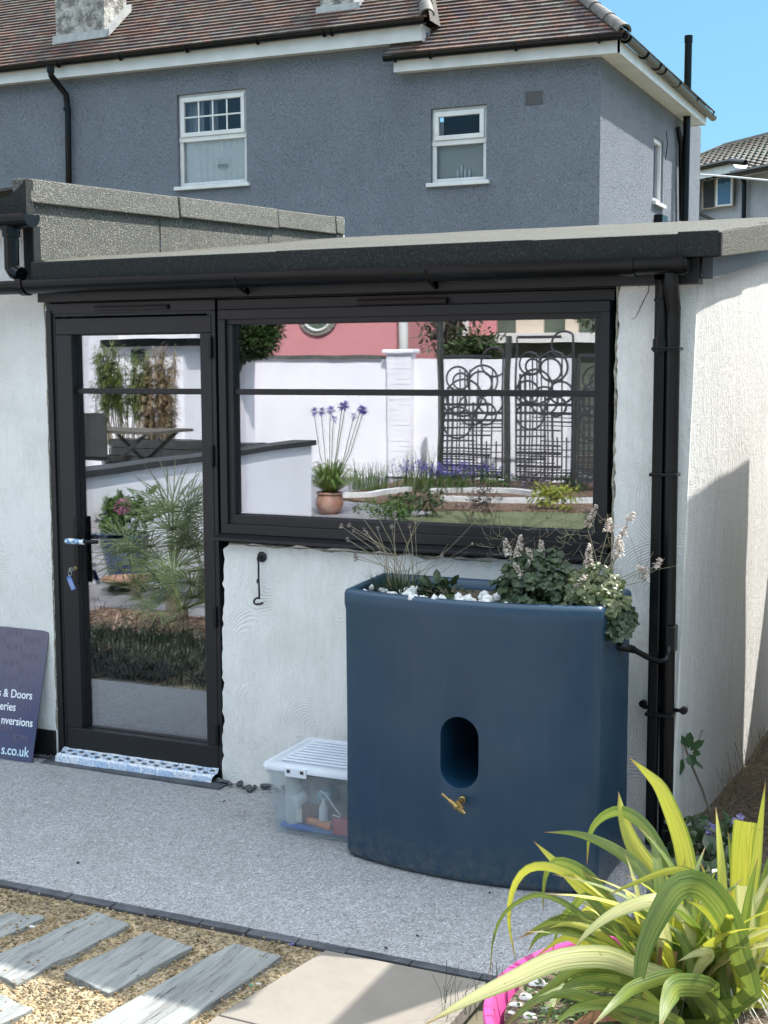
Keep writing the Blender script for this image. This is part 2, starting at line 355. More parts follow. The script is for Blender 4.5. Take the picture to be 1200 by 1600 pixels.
def mk_tiles(name, cols, w_=.165, g=.1):
    k = NT(name); x, y, z = k.sep(k.co(out='UV'))
    cx = k.n.new('ShaderNodeCombineXYZ'); row = k.math('FLOOR', y)
    k.link(k.math('FLOOR', k.math('ADD', x, k.math('MULTIPLY', row, .5))), cx.inputs[0]); k.link(row, cx.inputs[1])
    wn = k.n.new('ShaderNodeTexWhiteNoise'); k.link(cx.outputs[0], wn.inputs[0])
    c = k.ramp(wn.outputs[0], [(i/(len(cols)-1), c_) for i, c_ in enumerate(cols)])
    fr = k.math('FRACT', k.math('ADD', x, k.math('MULTIPLY', row, .5)))
    gap = k.ramp(fr, [(0, 1.), (.05, 0.), (.95, 0.), (1, 1.)])
    c = k.mix(gap, c, (.03, .025, .02))
    n = k.noise(9, 5, .7); c = k.mix(k.ramp(n.outputs[0], [(.45, 0.), (.7, .6)]), c, (.10, .095, .08))
    n2 = k.noise(.5, 4, .6); c = k.mix(k.ramp(n2.outputs[0], [(.4, 0.), (.65, .35)]), c, (.13, .14, .12))
    return k.set(c, .8, k.bump(n.outputs[0], .4, .008), .3)
TILE = mk_tiles('clay_tiles', [(.13, .06, .045), (.19, .10, .075), (.07, .05, .055), (.24, .13, .09), (.10, .07, .085), (.17, .15, .125), (.17, .075, .055), (.055, .045, .05)])
TILE2 = mk_tiles('brown_pantiles', [(.04, .032, .026), (.06, .046, .035), (.05, .046, .032), (.075, .055, .042)])
HIP = M('hip_tile', (.06, .055, .05), .7, (.13, .12, .10), 9, .5, 30, .01)
def mk_glass(name, refl=.2, tint=(.75, .8, .78), wav=.0):
    k = NT(name); k.n.remove(k.b)
    gl = k.n.new('ShaderNodeBsdfGlossy'); gl.inputs['Roughness'].default_value = 0; gl.inputs[0].default_value = (.95, .93, 1, 1)
    tr = k.n.new('ShaderNodeBsdfTransparent'); tr.inputs[0].default_value = (*tint, 1)
    if wav:
        nb = k.bump(k.noise(1.6, 2, .5, k.co((1, 1, 1))).outputs[0], 1, wav); k.link(nb, gl.inputs['Normal'])
    fr = k.n.new('ShaderNodeFresnel'); fr.inputs[0].default_value = 1.5
    f = k.math('ADD', k.math('MULTIPLY', fr.outputs[0], 1.), refl)
    mx = k.n.new('ShaderNodeMixShader'); k.link(f, mx.inputs[0]); k.link(tr.outputs[0], mx.inputs[1]); k.link(gl.outputs[0], mx.inputs[2])
    k.link(mx.outputs[0], k.o.inputs[0]); return k.m
GLASS = mk_glass('coated_window_glass', .17, (.8, .84, .82), .0005); GLASS2 = mk_glass('inner_window_glass', .28, (.8, .84, .82), .0005)
HGLASS = mk_glass('house_window_glass', -.02, (.96, .98, .98), .001)
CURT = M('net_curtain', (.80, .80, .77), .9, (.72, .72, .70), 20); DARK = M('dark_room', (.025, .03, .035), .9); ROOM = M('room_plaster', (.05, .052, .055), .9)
BLUE = NT('navy_plastic'); _n = BLUE.noise(1.7, 5, .65)
_c = BLUE.ramp(_n.outputs[0], [(.35, (.005, .034, .072)), (.68, (.013, .046, .078))])
_s = BLUE.noise(16, 7, .8, BLUE.co((1, 1, .5)), .6); _c = BLUE.mix(BLUE.ramp(_s.outputs[0], [(.60, 0.), (.70, .30)]), _c, (.07, .085, .095))
_w = BLUE.noise(120, 3, .6); _c = BLUE.mix(BLUE.ramp(_w.outputs[0], [(.74, 0.), (.78, .35)]), _c, (.16, .17, .16))
_x, _y, _z = BLUE.sep(BLUE.co()); _d = BLUE.math('MULTIPLY', BLUE.ramp(_z, [(.02, 1.), (.16, 0.)]), BLUE.ramp(BLUE.noise(30, 6, .75).outputs[0], [(.4, 0.), (.65, .55)]))
_c = BLUE.mix(_d, _c, (.13, .125, .11)); _st = BLUE.noise(6, 5, .7, BLUE.co((9, 9, .35))); _c = BLUE.mix(BLUE.ramp(_st.outputs[0], [(.58, 0.), (.75, .22)]), _c, (.07, .09, .10))
_rg = BLUE.ramp(BLUE.noise(4, 7, .7).outputs[0], [(.3, .30), (.7, .48)])
_b = BLUE.bump(BLUE.noise(150, 2).outputs[0], .15, .001); _b = BLUE.bump(BLUE.noise(1.3, 2).outputs[0], .5, .02, _b)
BLUE = BLUE.set(_c, _rg, _b, .6)
BRASS = M('brass', (.42, .30, .11), .35, (.30, .21, .09), 60, .2, 200, .001, metal=.9)
IRON = M('black_iron', (.012, .012, .013), .45)
PEB = M('white_pebble', (.70, .69, .66), .6, (.55, .54, .5), 30, .3, 90, .002)
PINKP = M('pink_plastic', (.50, .05, .22), .4, (.42, .06, .2), 14)
TERRA = M('terracotta', (.34, .15, .10), .75, (.42, .27, .21), 7, .2, 40, .003)
COBALT = M('cobalt_glaze', (.010, .025, .13), .2, (.015, .04, .18), 4)
PINKW = M('pink_render', (.62, .26, .28), .8, (.57, .24, .25), 1.2, .2, 20, .01)
STEEL = M('dark_rusted_steel', (.03, .032, .04), .5, (.05, .045, .05), 10)
WOODB = M('dark_stained_wood', (.03, .032, .03), .6, (.05, .05, .045), 8)
KERB = M('pale_kerb', (.62, .62, .62), .7, (.5, .5, .5), 5, .3)
PAVE = M('grey_garden_paving', (.20, .19, .21), .75, (.26, .25, .27), 3, .3, 20, .01)
GRASS = leafmat('grass_blades', (.05, .10, .02), (.10, .17, .04), .3)
DKGRASS = leafmat('dark_grass_blades', (.022, .045, .022), (.04, .075, .03), .25)
EVER = leafmat('evergreen_leaves', (.025, .05, .015), (.06, .10, .025), .25)
BAMB = leafmat('bamboo_leaves', (.10, .15, .03), (.20, .24, .07), .3); BAMBD = leafmat('dry_bamboo_leaves', (.30, .22, .13), (.40, .30, .2), .3)
PALM = leafmat('palm_fan_leaf', (.07, .11, .045), (.16, .20, .09), .25)
DARKLEAF = leafmat('tiarella_leaf', (.016, .038, .014), (.07, .10, .04), .25, .4, 28); SUNLEAF = leafmat('sun_paled_leaf', (.05, .085, .025), (.22, .23, .11), .35, .4, 30)  # second leaf colour is a paler copy with sunlight put into it
HELLE = leafmat('seedling_leaf', (.03, .075, .025), (.06, .12, .04), .3)
def mk_phor(name, stops, sc):
    return leafmat(name, (.1, .1, .1), (.1, .1, .1), .42, .36, stripes=(stops, sc))
PHOR = mk_phor('yellow_striped_strap_leaf', [(.30, (.13, .20, .02)), (.40, (.36, .40, .045)), (.52, (.56, .53, .07)), (.70, (.44, .45, .06))], 7)
PHORG = mk_phor('green_strap_leaf', [(.30, (.05, .10, .015)), (.46, (.11, .17, .03)), (.58, (.22, .27, .05)), (.70, (.14, .20, .035))], 6)
PHORP = mk_phor('pale_strap_leaf', [(.30, (.30, .34, .10)), (.46, (.50, .50, .2)), (.58, (.60, .57, .28)), (.70, (.46, .44, .18))], 6)
DEAD = leafmat('dead_brown_leaf', (.22, .11, .05), (.36, .20, .10), .3)
STRAW = leafmat('dry_stem', (.22, .19, .11), (.30, .25, .15), .1); HEADS = M('dry_flower_head', (.22, .18, .15), .9, (.34, .29, .25), 120)
FLOW = leafmat('white_flower', (.80, .75, .68), (.62, .52, .46), .3, .7, 40); PURP = leafmat('purple_flower', (.09, .06, .34), (.17, .13, .46), .3)
LILAC = leafmat('lilac_flower', (.36, .30, .60), (.55, .48, .72), .3); PINKF = leafmat('pink_flower', (.36, .10, .22), (.45, .18, .3), .3)
BARK = M('bark', (.10, .075, .055), .9, (.16, .13, .10), 12, .6, 30, .01); STEMG = M('green_stem', (.12, .15, .05), .6)
# ================================================================== SETTING
def struct(o): o['kind'] = 'structure'; return o
g = MB(); g.face([(-400, -400, -.07), (400, -400, -.07), (400, 400, -.07), (-400, 400, -.07)])
struct(g.build('ground', M('earth', (.10, .10, .06), .95, (.14, .12, .08), .5)))
PE = -1.252
g = MB().box(-6.4, -.98, PE, .05, -.055, 0); struct(g.build('resin_path', RESIN))
# sandy gravel strip with real relief
def relief(name, x0, x1, y0, y1, z, amp, mat, n=60, freq=7):
    b = MB(); nx = n; ny = max(4, int(n*(y1-y0)/(x1-x0))); vs = []
    for j in range(ny+1):
        for i in range(nx+1):
            x = x0+(x1-x0)*i/nx; y = y0+(y1-y0)*j/ny
            e = min(1, 12*min(i/nx, 1-i/nx, j/ny, 1-j/ny)+.0)
            vs.append((x, y, z+amp*mnoise.fractal(V((x*freq, y*freq, 0)), .8, 2.1, 4)*e))
    b.faces(vs, [(j*(nx+1)+i, j*(nx+1)+i+1, (j+1)*(nx+1)+i+1, (j+1)*(nx+1)+i) for j in range(ny) for i in range(nx)])
    return struct(b.build(name, mat, smooth=True))
relief('gravel_bed', -4.2, -1.74, -2.7, PE-.035, -.014, .014, GRAV, 130)
relief('soil_bed', -.99, 3.2, -1.5, 6, -.02, .03, SOIL, 110)
g = MB().box(-6.2, 2.6, -4.9, -2.72, -.06, -.03); struct(g.build('garden_paving', PAVE))
# ================================================================== EXTENSION BUILDING
EX = thing('garden_room', 'white rendered flat roofed garden room with black framed door and window', 'building', (-2.5, 0, 0))
def rag(a, b, n, amp, axis):
    """jittered points from a to b, moved along axis"""
    a, b = V(a), V(b); out = []
    for i in range(1, n): out.append(a.lerp(b, i/n)+V(axis)*R.uniform(-amp, amp))
    return out
# wall left of the door
xl = -3.775
pl = [V((-6.4, 0, -.05)), V((xl, 0, -.05)), V((xl+.004, 0, .13))]+rag((xl+.004, 0, .13), (xl+.01, 0, 2.03), 60, .010, (1, 0, 0))+[V((xl, 0, 2.04)), V((xl, 0, 2.10)), V((-3.875, 0, 2.10)), V((-3.875, 0, 2.40)), V((-6.4, 0, 2.42))]
MB().prism([p for p in pl], (0, .26, 0)).build('front_wall', WALL, EX)
# dado under the window
pl = [V((-2.905, 0, -.05)), V((-1.2, 0, -.05)), V((-1.2, 0, 1.02))]+rag((-1.2, 0, 1.02), (-2.88, 0, 1.028), 50, .007, (0, 0, 1))+rag((-2.885, 0, 1.02), (-2.905, 0, .05), 46, .007, (1, 0, 0))
MB().prism(pl, (0, .26, 0)).build('wall_panel', WALL, EX)
# right pier and side wall, the corner leaning slightly
pl = [V((-1.2, .004, -.05)), V((-1.005, .02, -.05)), V((-.945, .0, 2.05)), V((-1.225, .0, 2.06))]+rag((-1.225, 0, 2.05), (-1.235, 0, .98), 50, .007, (1, 0, 0))+[V((-1.2, .004, .97))]
MB().prism(pl, (0, .24, 0)).build('pier', WALL, EX)
sw = MB(); n = 24; vs = []
for j in range(n+1):
    t = j/n
    for i in range(41):
        q = i/40; y0 = .02 if 0 else .012; y = q*4.2
        zb = -.06; zt = 2.06+.118*y+.05
        z = zb+(zt-zb)*t
        xb = -1.002+.075*min(1, y/1.2); xt = -.938
        x = xb+(xt-xb)*min(1, max(0, z/2.05))+.006*mnoise.noise(V((y*3, z*3, 1)))
        if i == 0: x -= .006
        vs.append((x, y+.014*(1-t), z))
sw.faces(vs, [(j*41+i, j*41+i+1, (j+1)*41+i+1, (j+1)*41+i) for j in range(n) for i in range(40)])
sw.build('side_wall', SIDE, EX, smooth=True)
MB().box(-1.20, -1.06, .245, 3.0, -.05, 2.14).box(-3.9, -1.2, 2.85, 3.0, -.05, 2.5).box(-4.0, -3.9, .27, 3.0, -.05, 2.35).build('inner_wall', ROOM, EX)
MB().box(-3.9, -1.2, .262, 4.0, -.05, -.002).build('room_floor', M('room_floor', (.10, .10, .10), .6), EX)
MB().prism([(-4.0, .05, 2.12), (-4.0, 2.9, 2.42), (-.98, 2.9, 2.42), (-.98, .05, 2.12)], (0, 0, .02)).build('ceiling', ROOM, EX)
# ragged broken edges of the render beside the frames
b = MB()
def ragstrip(p, q, axis, w0, w1, n=90, seed=1):
    p, q = V(p), V(q); rg = random.Random(seed); A = []; B = []
    for i in range(n+1):
        c = p.lerp(q, i/n); k1 = .5+.9*mnoise.noise(V((i*.17, seed, 0))); k2 = .5+.7*mnoise.noise(V((i*.5, seed, 3)))
        A.append(c-V(axis)*(w0*k1+rg.uniform(0, .0015))); B.append(c+V(axis)*(w1*k2+rg.uniform(0, .0015)))
    for i in range(n):
        o1, o2 = V((0, -.002-.004*abs(mnoise.noise(V((i*.3, seed, 7)))), 0)), V((0, -.002-.004*abs(mnoise.noise(V((i*.3+.3, seed, 7)))), 0))
        b.faces([A[i], (A[i]+B[i])/2+o1, B[i]+V((0, .012, 0)), B[i+1]+V((0, .012, 0)), (A[i+1]+B[i+1])/2+o2, A[i+1]], [(0, 1, 4, 5), (1, 2, 3, 4)])
ragstrip((xl+.004, -.0008, .13), (xl+.008, -.0008, 2.03), (1, 0, 0), .010, .006, 110, 1)
ragstrip((-1.236, -.0008, .98), (-1.229, -.0008, 2.05), (1, 0, 0), .006, .012, 80, 5)
ragstrip((-2.86, -.0008, 1.026), (-1.7, -.0008, 1.018), (0, 0, 1), .012, .004, 80, 9)
b.build('mortar_edge', EDGE, EX, smooth=True)
MB().box(-6.4, xl-.004, -.014, .0, -.04, .125).build('plinth', BLKW, EX, bevel=.003)
# roof: low deck rising to the back
def rz(y): return 2.2+.119*(y+.12)
YB = 3.06
r_ = MB(); nx = 60; ny = 30; vs = []
for j in range(ny+1):
    for i in range(nx+1):
        x = -3.86+3.0*i/nx; y = -.125+(YB+.125)*j/ny
        e = .006*mnoise.noise(V((x*1.6, y*1.3, 0))); x = x if y > .04 else -3.735+2.875*i/nx; vs.append((x, y, rz(y)+e+(.0 if j else -.004)))
r_.faces(vs, [(j*(nx+1)+i, j*(nx+1)+i+1, (j+1)*(nx+1)+i+1, (j+1)*(nx+1)+i) for j in range(ny) for i in range(nx)])
rf = r_.build('roof', FELTTOP, EX, smooth=True)
# front drip in black felt, with overlaps
fb = MB(); xs = [-3.735, -2.55, -1.52, -.853]
for i in range(3):
    e = .002*(i % 2); fb.box(xs[i], xs[i+1]+.01, -.132-e, -.10+e, 2.118, 2.199+e)
fb.box(-.99, -.853, -.137, -.0999, 2.118, 2.205)
fb.build('felt_drip', FELTBLK, rf, bevel=.004)
# verge on the right: felt roll then grey board
vb = MB()
for y0, y1, e in ((-.10, 1.0, 0), (.985, 2.1, .003), (2.08, YB, 0)):
    vb.hexa([(-.885, y0, rz(y0)-.085), (-.853+e, y0, rz(y0)-.085), (-.853+e, y1, rz(y1)-.11), (-.885, y1, rz(y1)-.11),
             (-.90, y0, rz(y0)+.004+e), (-.858+e, y0, rz(y0)+.002+e), (-.858+e, y1, rz(y1)+.002+e), (-.90, y1, rz(y1)+.004+e)])
vb.build('felt_verge', FELTTOP, rf, bevel=.005)
MB().hexa([(-.925, -.03, 2.05), (-.888, -.03, 2.05), (-.888, YB, 2.415), (-.925, YB, 2.415), (-.925, -.03, 2.15), (-.888, -.03, 2.15), (-.888, YB, 2.50), (-.925, YB, 2.50)]).build('verge_board', M('grey_board', (.055, .062, .075), .6, (.075, .08, .09), 6), rf)
# fascia + soffit
MB().box(-3.76, -1.22, .021, .25, 2.0305, 2.115).box(-3.76, -.93, -.062, -.03, 2.034, 2.17).box(-3.76, -.93, -.03, .02, 2.034, 2.06).build('fascia', BLKW, EX, bevel=.002)
# upper deck on the left with its felt upstand
XU = -3.85
def uz(y): return 2.57+.0445*y
ub = MB()
for y0, y1 in ((.02, 1.01), (1.03, 2.13), (2.15, 3.03)):
    ub.face([(XU, y0, rz(y0)-.02), (XU, y1, rz(y1)-.02), (XU, y1, uz(y1)-.03), (XU, y0, uz(y0)-.03)])
for y in (1.02, 2.14): ub.face([(XU-.004, y-.011, rz(y)), (XU-.004, y+.011, rz(y)), (XU-.004, y+.011, uz(y)), (XU-.004, y-.011, uz(y))])
up = ub.build('upstand', FELT, EX)
bb = MB()
def ub_(y0, y1, o=.0, q=.02):
    bb.hexa([(XU-.08, y0, uz(y0)-.102), (XU+.024+o, y0, uz(y0)-.102), (XU+.024+o, y1, uz(y1)-.13+q), (XU-.08, y1, uz(y1)-.13+q),
             (XU-.08, y0, uz(y0)+.004+o), (XU+.016+o, y0, uz(y0)+o), (XU+.016+o, y1, uz(y1)+o), (XU-.08, y1, uz(y1)+.004+o)])
for a_, b_, o in ((0, 1.17, .0), (1.18, 2.22, .003), (2.23, 2.98, 0), (2.985, 3.10, .004)): ub_(a_, b_, o)
bb.build('top_felt_band', FELT, up, bevel=.006)
MB().box(XU-.02, XU+.012, 3.105, 3.12, 2.30, 2.70).build('end_trim', WHT, up)
# front felt face of the upper deck, swept down to the left
pr = []
for i in range(13):
    t = i/12; x = XU+.02-t*.5; z = 2.565-.10*(1-math.exp(-t*6))
    pr.append((x, z))
k = MB().prism([V((x, -.03, z)) for x, z in pr]+[V((-4.35, -.03, 2.36)), V((XU+.02, -.03, 2.355))], (0, .05, 0))
k.prism([V((pr[-1][0], -.03, pr[-1][1]-.0)), V((-6.4, -.03, 2.44)), V((-6.4, -.03, 2.36)), V((pr[-1][0], -.03, 2.36))], (0, .05, 0))
k.build('upper_fascia', FELTBLK, up)
MB().prism([V((XU-.08, 0.02, 2.53)), V((-6.4, 0.02, 2.43)), V((-6.4, 3.1, 2.6)), V((XU-.08, 3.1, 2.66))], (0, 0, .012)).build('upper_roof', FELTTOP, up)
MB().box(XU-.012, XU+.045, -.02, .03, 2.105, 2.37).build('black_trim', BLKW, up, bevel=.004)
# ---- gutters
def half_round(name, x0, x1, y, z0, z1, r, parent, mat=BLK):
    prof = [(r*math.cos(a), -r*math.sin(a)) for a in [PI*i/12 for i in range(13)]]
    prof = [(r*1.0, .006), (r*1.06, .006)]+[(r*1.06*math.cos(a), -r*1.06*math.sin(a)) for a in [PI*i/12 for i in range(13)]]+[(-r*1.06, .006), (-r, .006)]+[(r*math.cos(a), -r*math.sin(a)) for a in [PI-PI*i/12 for i in range(13)]]
    b = MB().sweep(prof, [(x0, y, z0), ((x0+x1)/2, y, (z0+z1)/2), (x1, y, z1)], closed=True, cap=False)
    for x, z, s_ in ((x0, z0, -1), (x1, z1, 1)):
        b.prism([V((x, y+r*1.06*math.cos(a), z-r*1.06*math.sin(a))) for a in [PI*i/12 for i in range(13)]], (s_*.004, 0, 0))
    return b.build(name, mat, parent, smooth=True, auto=35)
gy = -.118
gu = half_round('gutter', -6.4, -.955, gy, 2.118, 2.112, .046, EX)
def collar(x, z, w_=.05, r=.0515):
    prof = [(r*1.06*math.cos(a), -r*1.06*math.sin(a)) for a in [PI*i/12 for i in range(13)]]
    b = MB().sweep([(r*1.08, .013)]+prof+[(-r*1.08, .013), (-r*.9, .013), (-r*.9, 0)]+[(p[0]*.94, p[1]*.94) for p in prof[::-1]]+[(r*.9, 0), (r*.9, .013)], [(x, gy, z), (x+w_/2, gy, z), (x+w_, gy, z)], closed=True, cap=True)
    return b.build('gutter_joint', BLK, gu, smooth=True, auto=35)
for x in (-3.79, -1.17, -.998): collar(x, 2.114, .035 if x > -3 else .03)
for p in ((375, 455), (672, 440)):
    x = aY(*p, gy).x; b = MB(); b.box(x-.009, x+.009, -.062, -.055, 2.04, 2.11)
    b.tube([(x+.0, -.06, 2.045), (x, -.10, 2.056), (x, gy-.03, 2.075), (x, gy-.05, 2.105)], .006, 6); b.build('gutter_bracket', BLK, gu)
gu2 = half_round('gutter', -6.4, aY(49, 345, -.09).x, -.09, aY(49, 336, -.09).z+.003, aY(49, 336, -.09).z, .05, EX)
# downpipe of the upper gutter, shoe over the lower one
a_ = aY(17, 352, -.085); b_ = aY(19, 425, -.085)
MB().tube([a_, a_+(b_-a_)*.93, b_+V((.012, -.0, .0)), b_+V((.06, -.012, -.014))], .032, 16).build('upper_downpipe', BLK, gu2, smooth=True, auto=40)
MB().tube([a_+V((0, 0, .03)), a_+V((0, 0, -.05))], .038, 16).build('outlet', BLK, gu2, smooth=True, auto=40)
# ---- downpipes on the pier
dp = MB()
x2 = -1.013; dp.tube([(x2, -.118, 2.07), (x2, -.112, 2.02), (x2, -.07, 1.95), (x2-.002, -.062, 1.9), (x2-.0, -.055, .9), (x2+.004, -.05, .02)], .026, 18)
pipe = dp.build('downpipe', BLK, EX, smooth=True, auto=45)
sq = MB(); x1 = -1.056
sq.box(x1-.02, x1+.018, -.085, -.045, .02, 1.83); sq.build('square_downpipe', BLK, EX, bevel=.005)
MB().tube([(x1, -.066, 1.83), (x1, -.066, 2.03), (x1, -.085, 2.06)], .0235, 16).build('pipe_top', BLK, pipe, smooth=True, auto=45)
MB().tube([(x1, -.066, 1.845), (x1, -.066, 1.80)], .028, 16).tube([(x1, -.066, 1.985), (x1, -.066, 1.975)], .0265, 16).build('pipe_collar', BLK, pipe, smooth=True, auto=45)
for y in (545, 742, 1118):
    z = aY(1040, y, -.08).z; b = MB(); b.box(x1-.027, x2+.029, -.094, -.03, z-.006, z+.006)
    if y == 1118: b.lathe((x2+.055, -.02, z+.01), [(.014, -.012), (.014, .012)], 12, axis=V((0, 1, 0))).lathe((x1-.05, -.02, z+.02), [(.014, -.012), (.014, .012)], 12, axis=V((0, 1, 0))).box(x1-.05, x2+.055, -.022, -.012, z, z+.014)
    b.build('pipe_clip', BLK, pipe, bevel=.002)
p = aY(1045, 998, -.09); MB().box(p.x-.012, p.x+.022, -.1, -.04, p.z-.05, p.z+.045).build('diverter', BLK, pipe, bevel=.004)
# crack in the pier render
pts = [aY(*q, -.0012) for q in ((1014, 446), (1013, 456), (1009, 463), (1004, 473), (1000, 482), (993, 496), (986, 500))]
MB().tube(pts, [.0012, .0016, .0012, .0018, .0012, .001, .0006], 5).build('crack', M('crack_dark', (.05, .045, .04), .9), EX)
# ---- window unit
FY0, FY1 = -.006, .07
def frame(b, x0, x1, z0, z1, w_, y0, y1, wb=None, wl=None, wr=None):
    wb = wb or w_; wl = wl or w_; wr = wr or w_
    b.box(x0, x1, y0, y1, z1-w_, z1); b.box(x0, x1, y0, y1, z0, z0+wb)
    b.box(x0, x0+wl, y0, y1, z0+wb, z1-w_); b.box(x1-wr, x1, y0, y1, z0+wb, z1-w_)
b = MB(); wx0, wx1, wz0, wz1 = -2.905, -1.243, 1.062, 2.03
b.box(wx0, wx1, .012, .06, 1.986, 2.028)                # head extension with vent
frame(b, wx0+.012, wx1-.012, wz0+.004, 1.986, .040, FY0, .06, .04, .034, .034)
win = b.build('window', ALU, EX, bevel=.0025)
b = MB(); frame(b, -2.865, -1.279, 1.104, 1.950, .024, .008, .055, .042, .034, .034); b.build('inner_frame', ALU, win, bevel=.003)
gx0, gx1, gz0, gz1 = -2.831, -1.313, 1.146, 1.926
MB().box(gx0-.01, gx1+.01, YG, YG+.004, gz0-.01, gz1+.01).build('outer_pane', GLASS, win)
MB().box(gx0-.01, gx1+.01, YG+.022, YG+.026, gz0-.01, gz1+.01).build('inner_pane', GLASS2, win)
b = MB(); frame(b, gx0-.004, gx1+.004, gz0-.004, gz1+.004, .006, .03, .05); b.build('gasket', ALU2, win)
MB().box(gx0, gx1, .02, .034, 1.640, 1.664).build('glazing_bar', ALU, win, bevel=.002)
MB().box(-2.262, -1.885, -.012, .014, 1.991, 2.012).box(-2.255, -1.892, -.016, -.01, 2.003, 2.009).build('trickle_vent', BLK, win, bevel=.002)
b = MB(); b.prism([V((wx0, -.05, 1.040)), V((wx0, .05, 1.040)), V((wx0, .05, 1.068)), V((wx0, -.0, 1.066)), V((wx0, -.05, 1.052))], (wx1-wx0, 0, 0))
b.build('sill', ALU, win, bevel=.002)
# ---- door
b = MB(); dx0, dx1 = -3.764, -2.908
frame(b, dx0, dx1, .02, 2.03, .045, .0, .07, .02, .028, .028); b.box(dx0, dx0+.028, -.006, .0, .03, 2.0)
b.box(dx0-.01, dx0, .01, .07, .02, 2.03)
door = b.build('door', ALU, EX, bevel=.0025)
b = MB(); frame(b, -3.728, -2.932, .045, 1.972, .0, .004, .05, .0001, .0001, .0001) if 0 else None
lx0, lx1, lz0, lz1 = -3.716, -2.926, .052, 1.966
frame(b, lx0, lx1, lz0, lz1, .072, -.004, .058, .098, .085, .055)
lf = b.build('door_leaf', ALU, door, bevel=.004)
b = MB(); frame(b, dx0+.03, dx1-.028, .04, 1.985, .012, .004, .05); b.build('weather_seal', ALU2, door)
px0, px1, pz0, pz1 = lx0+.085, lx1-.055, lz0+.098, lz1-.072
MB().box(px0-.01, px1+.01, YG, YG+.004, pz0-.01, pz1+.01).build('outer_pane', GLASS, lf)
MB().box(px0-.01, px1+.01, YG+.022, YG+.026, pz0-.01, pz1+.01).build('inner_pane', GLASS2, lf)
b = MB(); frame(b, px0-.004, px1+.004, pz0-.004, pz1+.004, .007, .03, .05); b.build('gasket', ALU2, lf)
MB().box(px0, px1, .02, .034, 1.640, 1.664).build('glazing_bar', ALU, lf, bevel=.002)
MB().box(-3.506, -3.13, -.012, .004, 1.994, 2.014).box(-3.5, -3.135, -.016, -.01, 2.004, 2.01).build('trickle_vent', BLK, door, bevel=.002)
for p in ((333, 543), (337, 713), (340, 965), (345, 1150)):
    z = aY(*p, -.01).z; MB().box(-2.935, -2.921, -.014, -.0, z-.045, z+.045).build('hinge', BLK, lf, bevel=.003)
hx = aY(116, 850, -.02).x
MB().box(hx-.013, hx+.017, -.014, -.003, .80, 1.098).build('handle_plate', BLK, lf, bevel=.006)
hz = aY(118, 846, -.05).z
hd = MB().tube([(hx, -.01, hz), (hx, -.05, hz), (hx+.012, -.055, hz), (hx+.15, -.055, hz+.004)], .0085, 12).build('handle', BLK, lf, smooth=True, auto=50)
k = NT('blue_white_tape'); vz = k.vor(60); TAPE = k.set(k.ramp(vz.outputs['Color'], [(.3, (.72, .74, .76)), (.5, (.72, .74, .76)), (.56, (.14, .30, .48))], 'LINEAR'), .35)
b = MB(); n = 9; b.tube([(hx-.018+i*.012, -.055+R.uniform(-.001, .001), hz+R.uniform(-.001, .001)) for i in range(n)], [.0105+R.uniform(0, .003) for i in range(n)], 12)
b.build('handle_wrap', TAPE, hd, smooth=True)
b = MB().lathe((hx, -.012, hz-.125), [(.009, -.01), (.009, .006), (.006, .008)], 12, axis=V((0, -1, 0))); b.build('lock_cylinder', BRASS, lf, smooth=True, auto=40)
# key and blue tag in the lock
K = thing('key', 'silver key with a blue striped plastic tag hanging from the door lock', 'key', (hx, -.02, hz-.125))
SIL = M('nickel', (.55, .55, .5), .3, metal=.9)
b = MB().box(hx-.001, hx+.001, -.045, -.02, hz-.134, hz-.118).lathe((hx, -.05, hz-.127), [(.011, -.001), (.011, .001)], 14, axis=V((1, 0, 0))); b.build('key_blade', SIL, K, bevel=.0004)
b = MB().tube([V((hx-.004+.009*math.cos(a), -.052, hz-.142+.012*math.sin(a))) for a in [2*PI*i/12 for i in range(13)]], .001, 5); b.build('key_ring', SIL, K)
ax = V((.42, 0, -.9)).normalized(); ay = V((.9, 0, .42)).normalized(); c = V((hx+.003, -.054, hz-.185))
tg = MB().obox(c, ay*.0125, ax*.032, V((0, .0015, 0))).build('key_tag', M('blue_tag', (.07, .14, .42), .4), K, bevel=.002)
b = MB()
for i in range(-2, 3): b.obox(c+ay*(i*.0042)+V((0, -.0018, 0))+ax*.003, ay*.0008, ax*.024, V((0, .0005, 0)))
b.build('tag_stripes', M('pale_blue_print', (.42, .5, .7), .5), tg)
# second key on the ring
b = MB().obox((hx-.008, -.05, hz-.172), V((.0035, 0, 0)), V((.001, 0, -.022)), V((0, .0009, 0))).build('spare_key', SIL, K)
# ---- hook on the wall
HK = thing('cabin_hook', 'black iron cabin hook hanging from a round plate below the window', 'hook', (-2.70, 0, .96))
p = aY(410, 870, -.0); b = MB().lathe((p.x, -.001, p.z), [(.021, 0), (.022, .004), (.018, .008), (.008, .010), (.007, .028)], 20, axis=V((0, -1, 0))); b.build('plate', IRON, HK, smooth=True, auto=50)
q = [aY(*t, -.034) for t in ((403, 872), (404, 880), (404, 900), (405, 925), (405, 936))]
rod = MB().tube([V((p.x, -.034, p.z))]+q, [.006, .006, .0042, .0042, .0042, .0045], 10)
rod.tube([aY(*t, -.034) for t in ((405, 934), (400, 935), (397, 938), (397, 942), (400, 944), (406, 944), (411, 942))], .0045, 10)
rod.tube([aY(403, 905, -.034), aY(403, 911, -.034)], .0062, 10).build('rod', IRON, HK, smooth=True, auto=50)
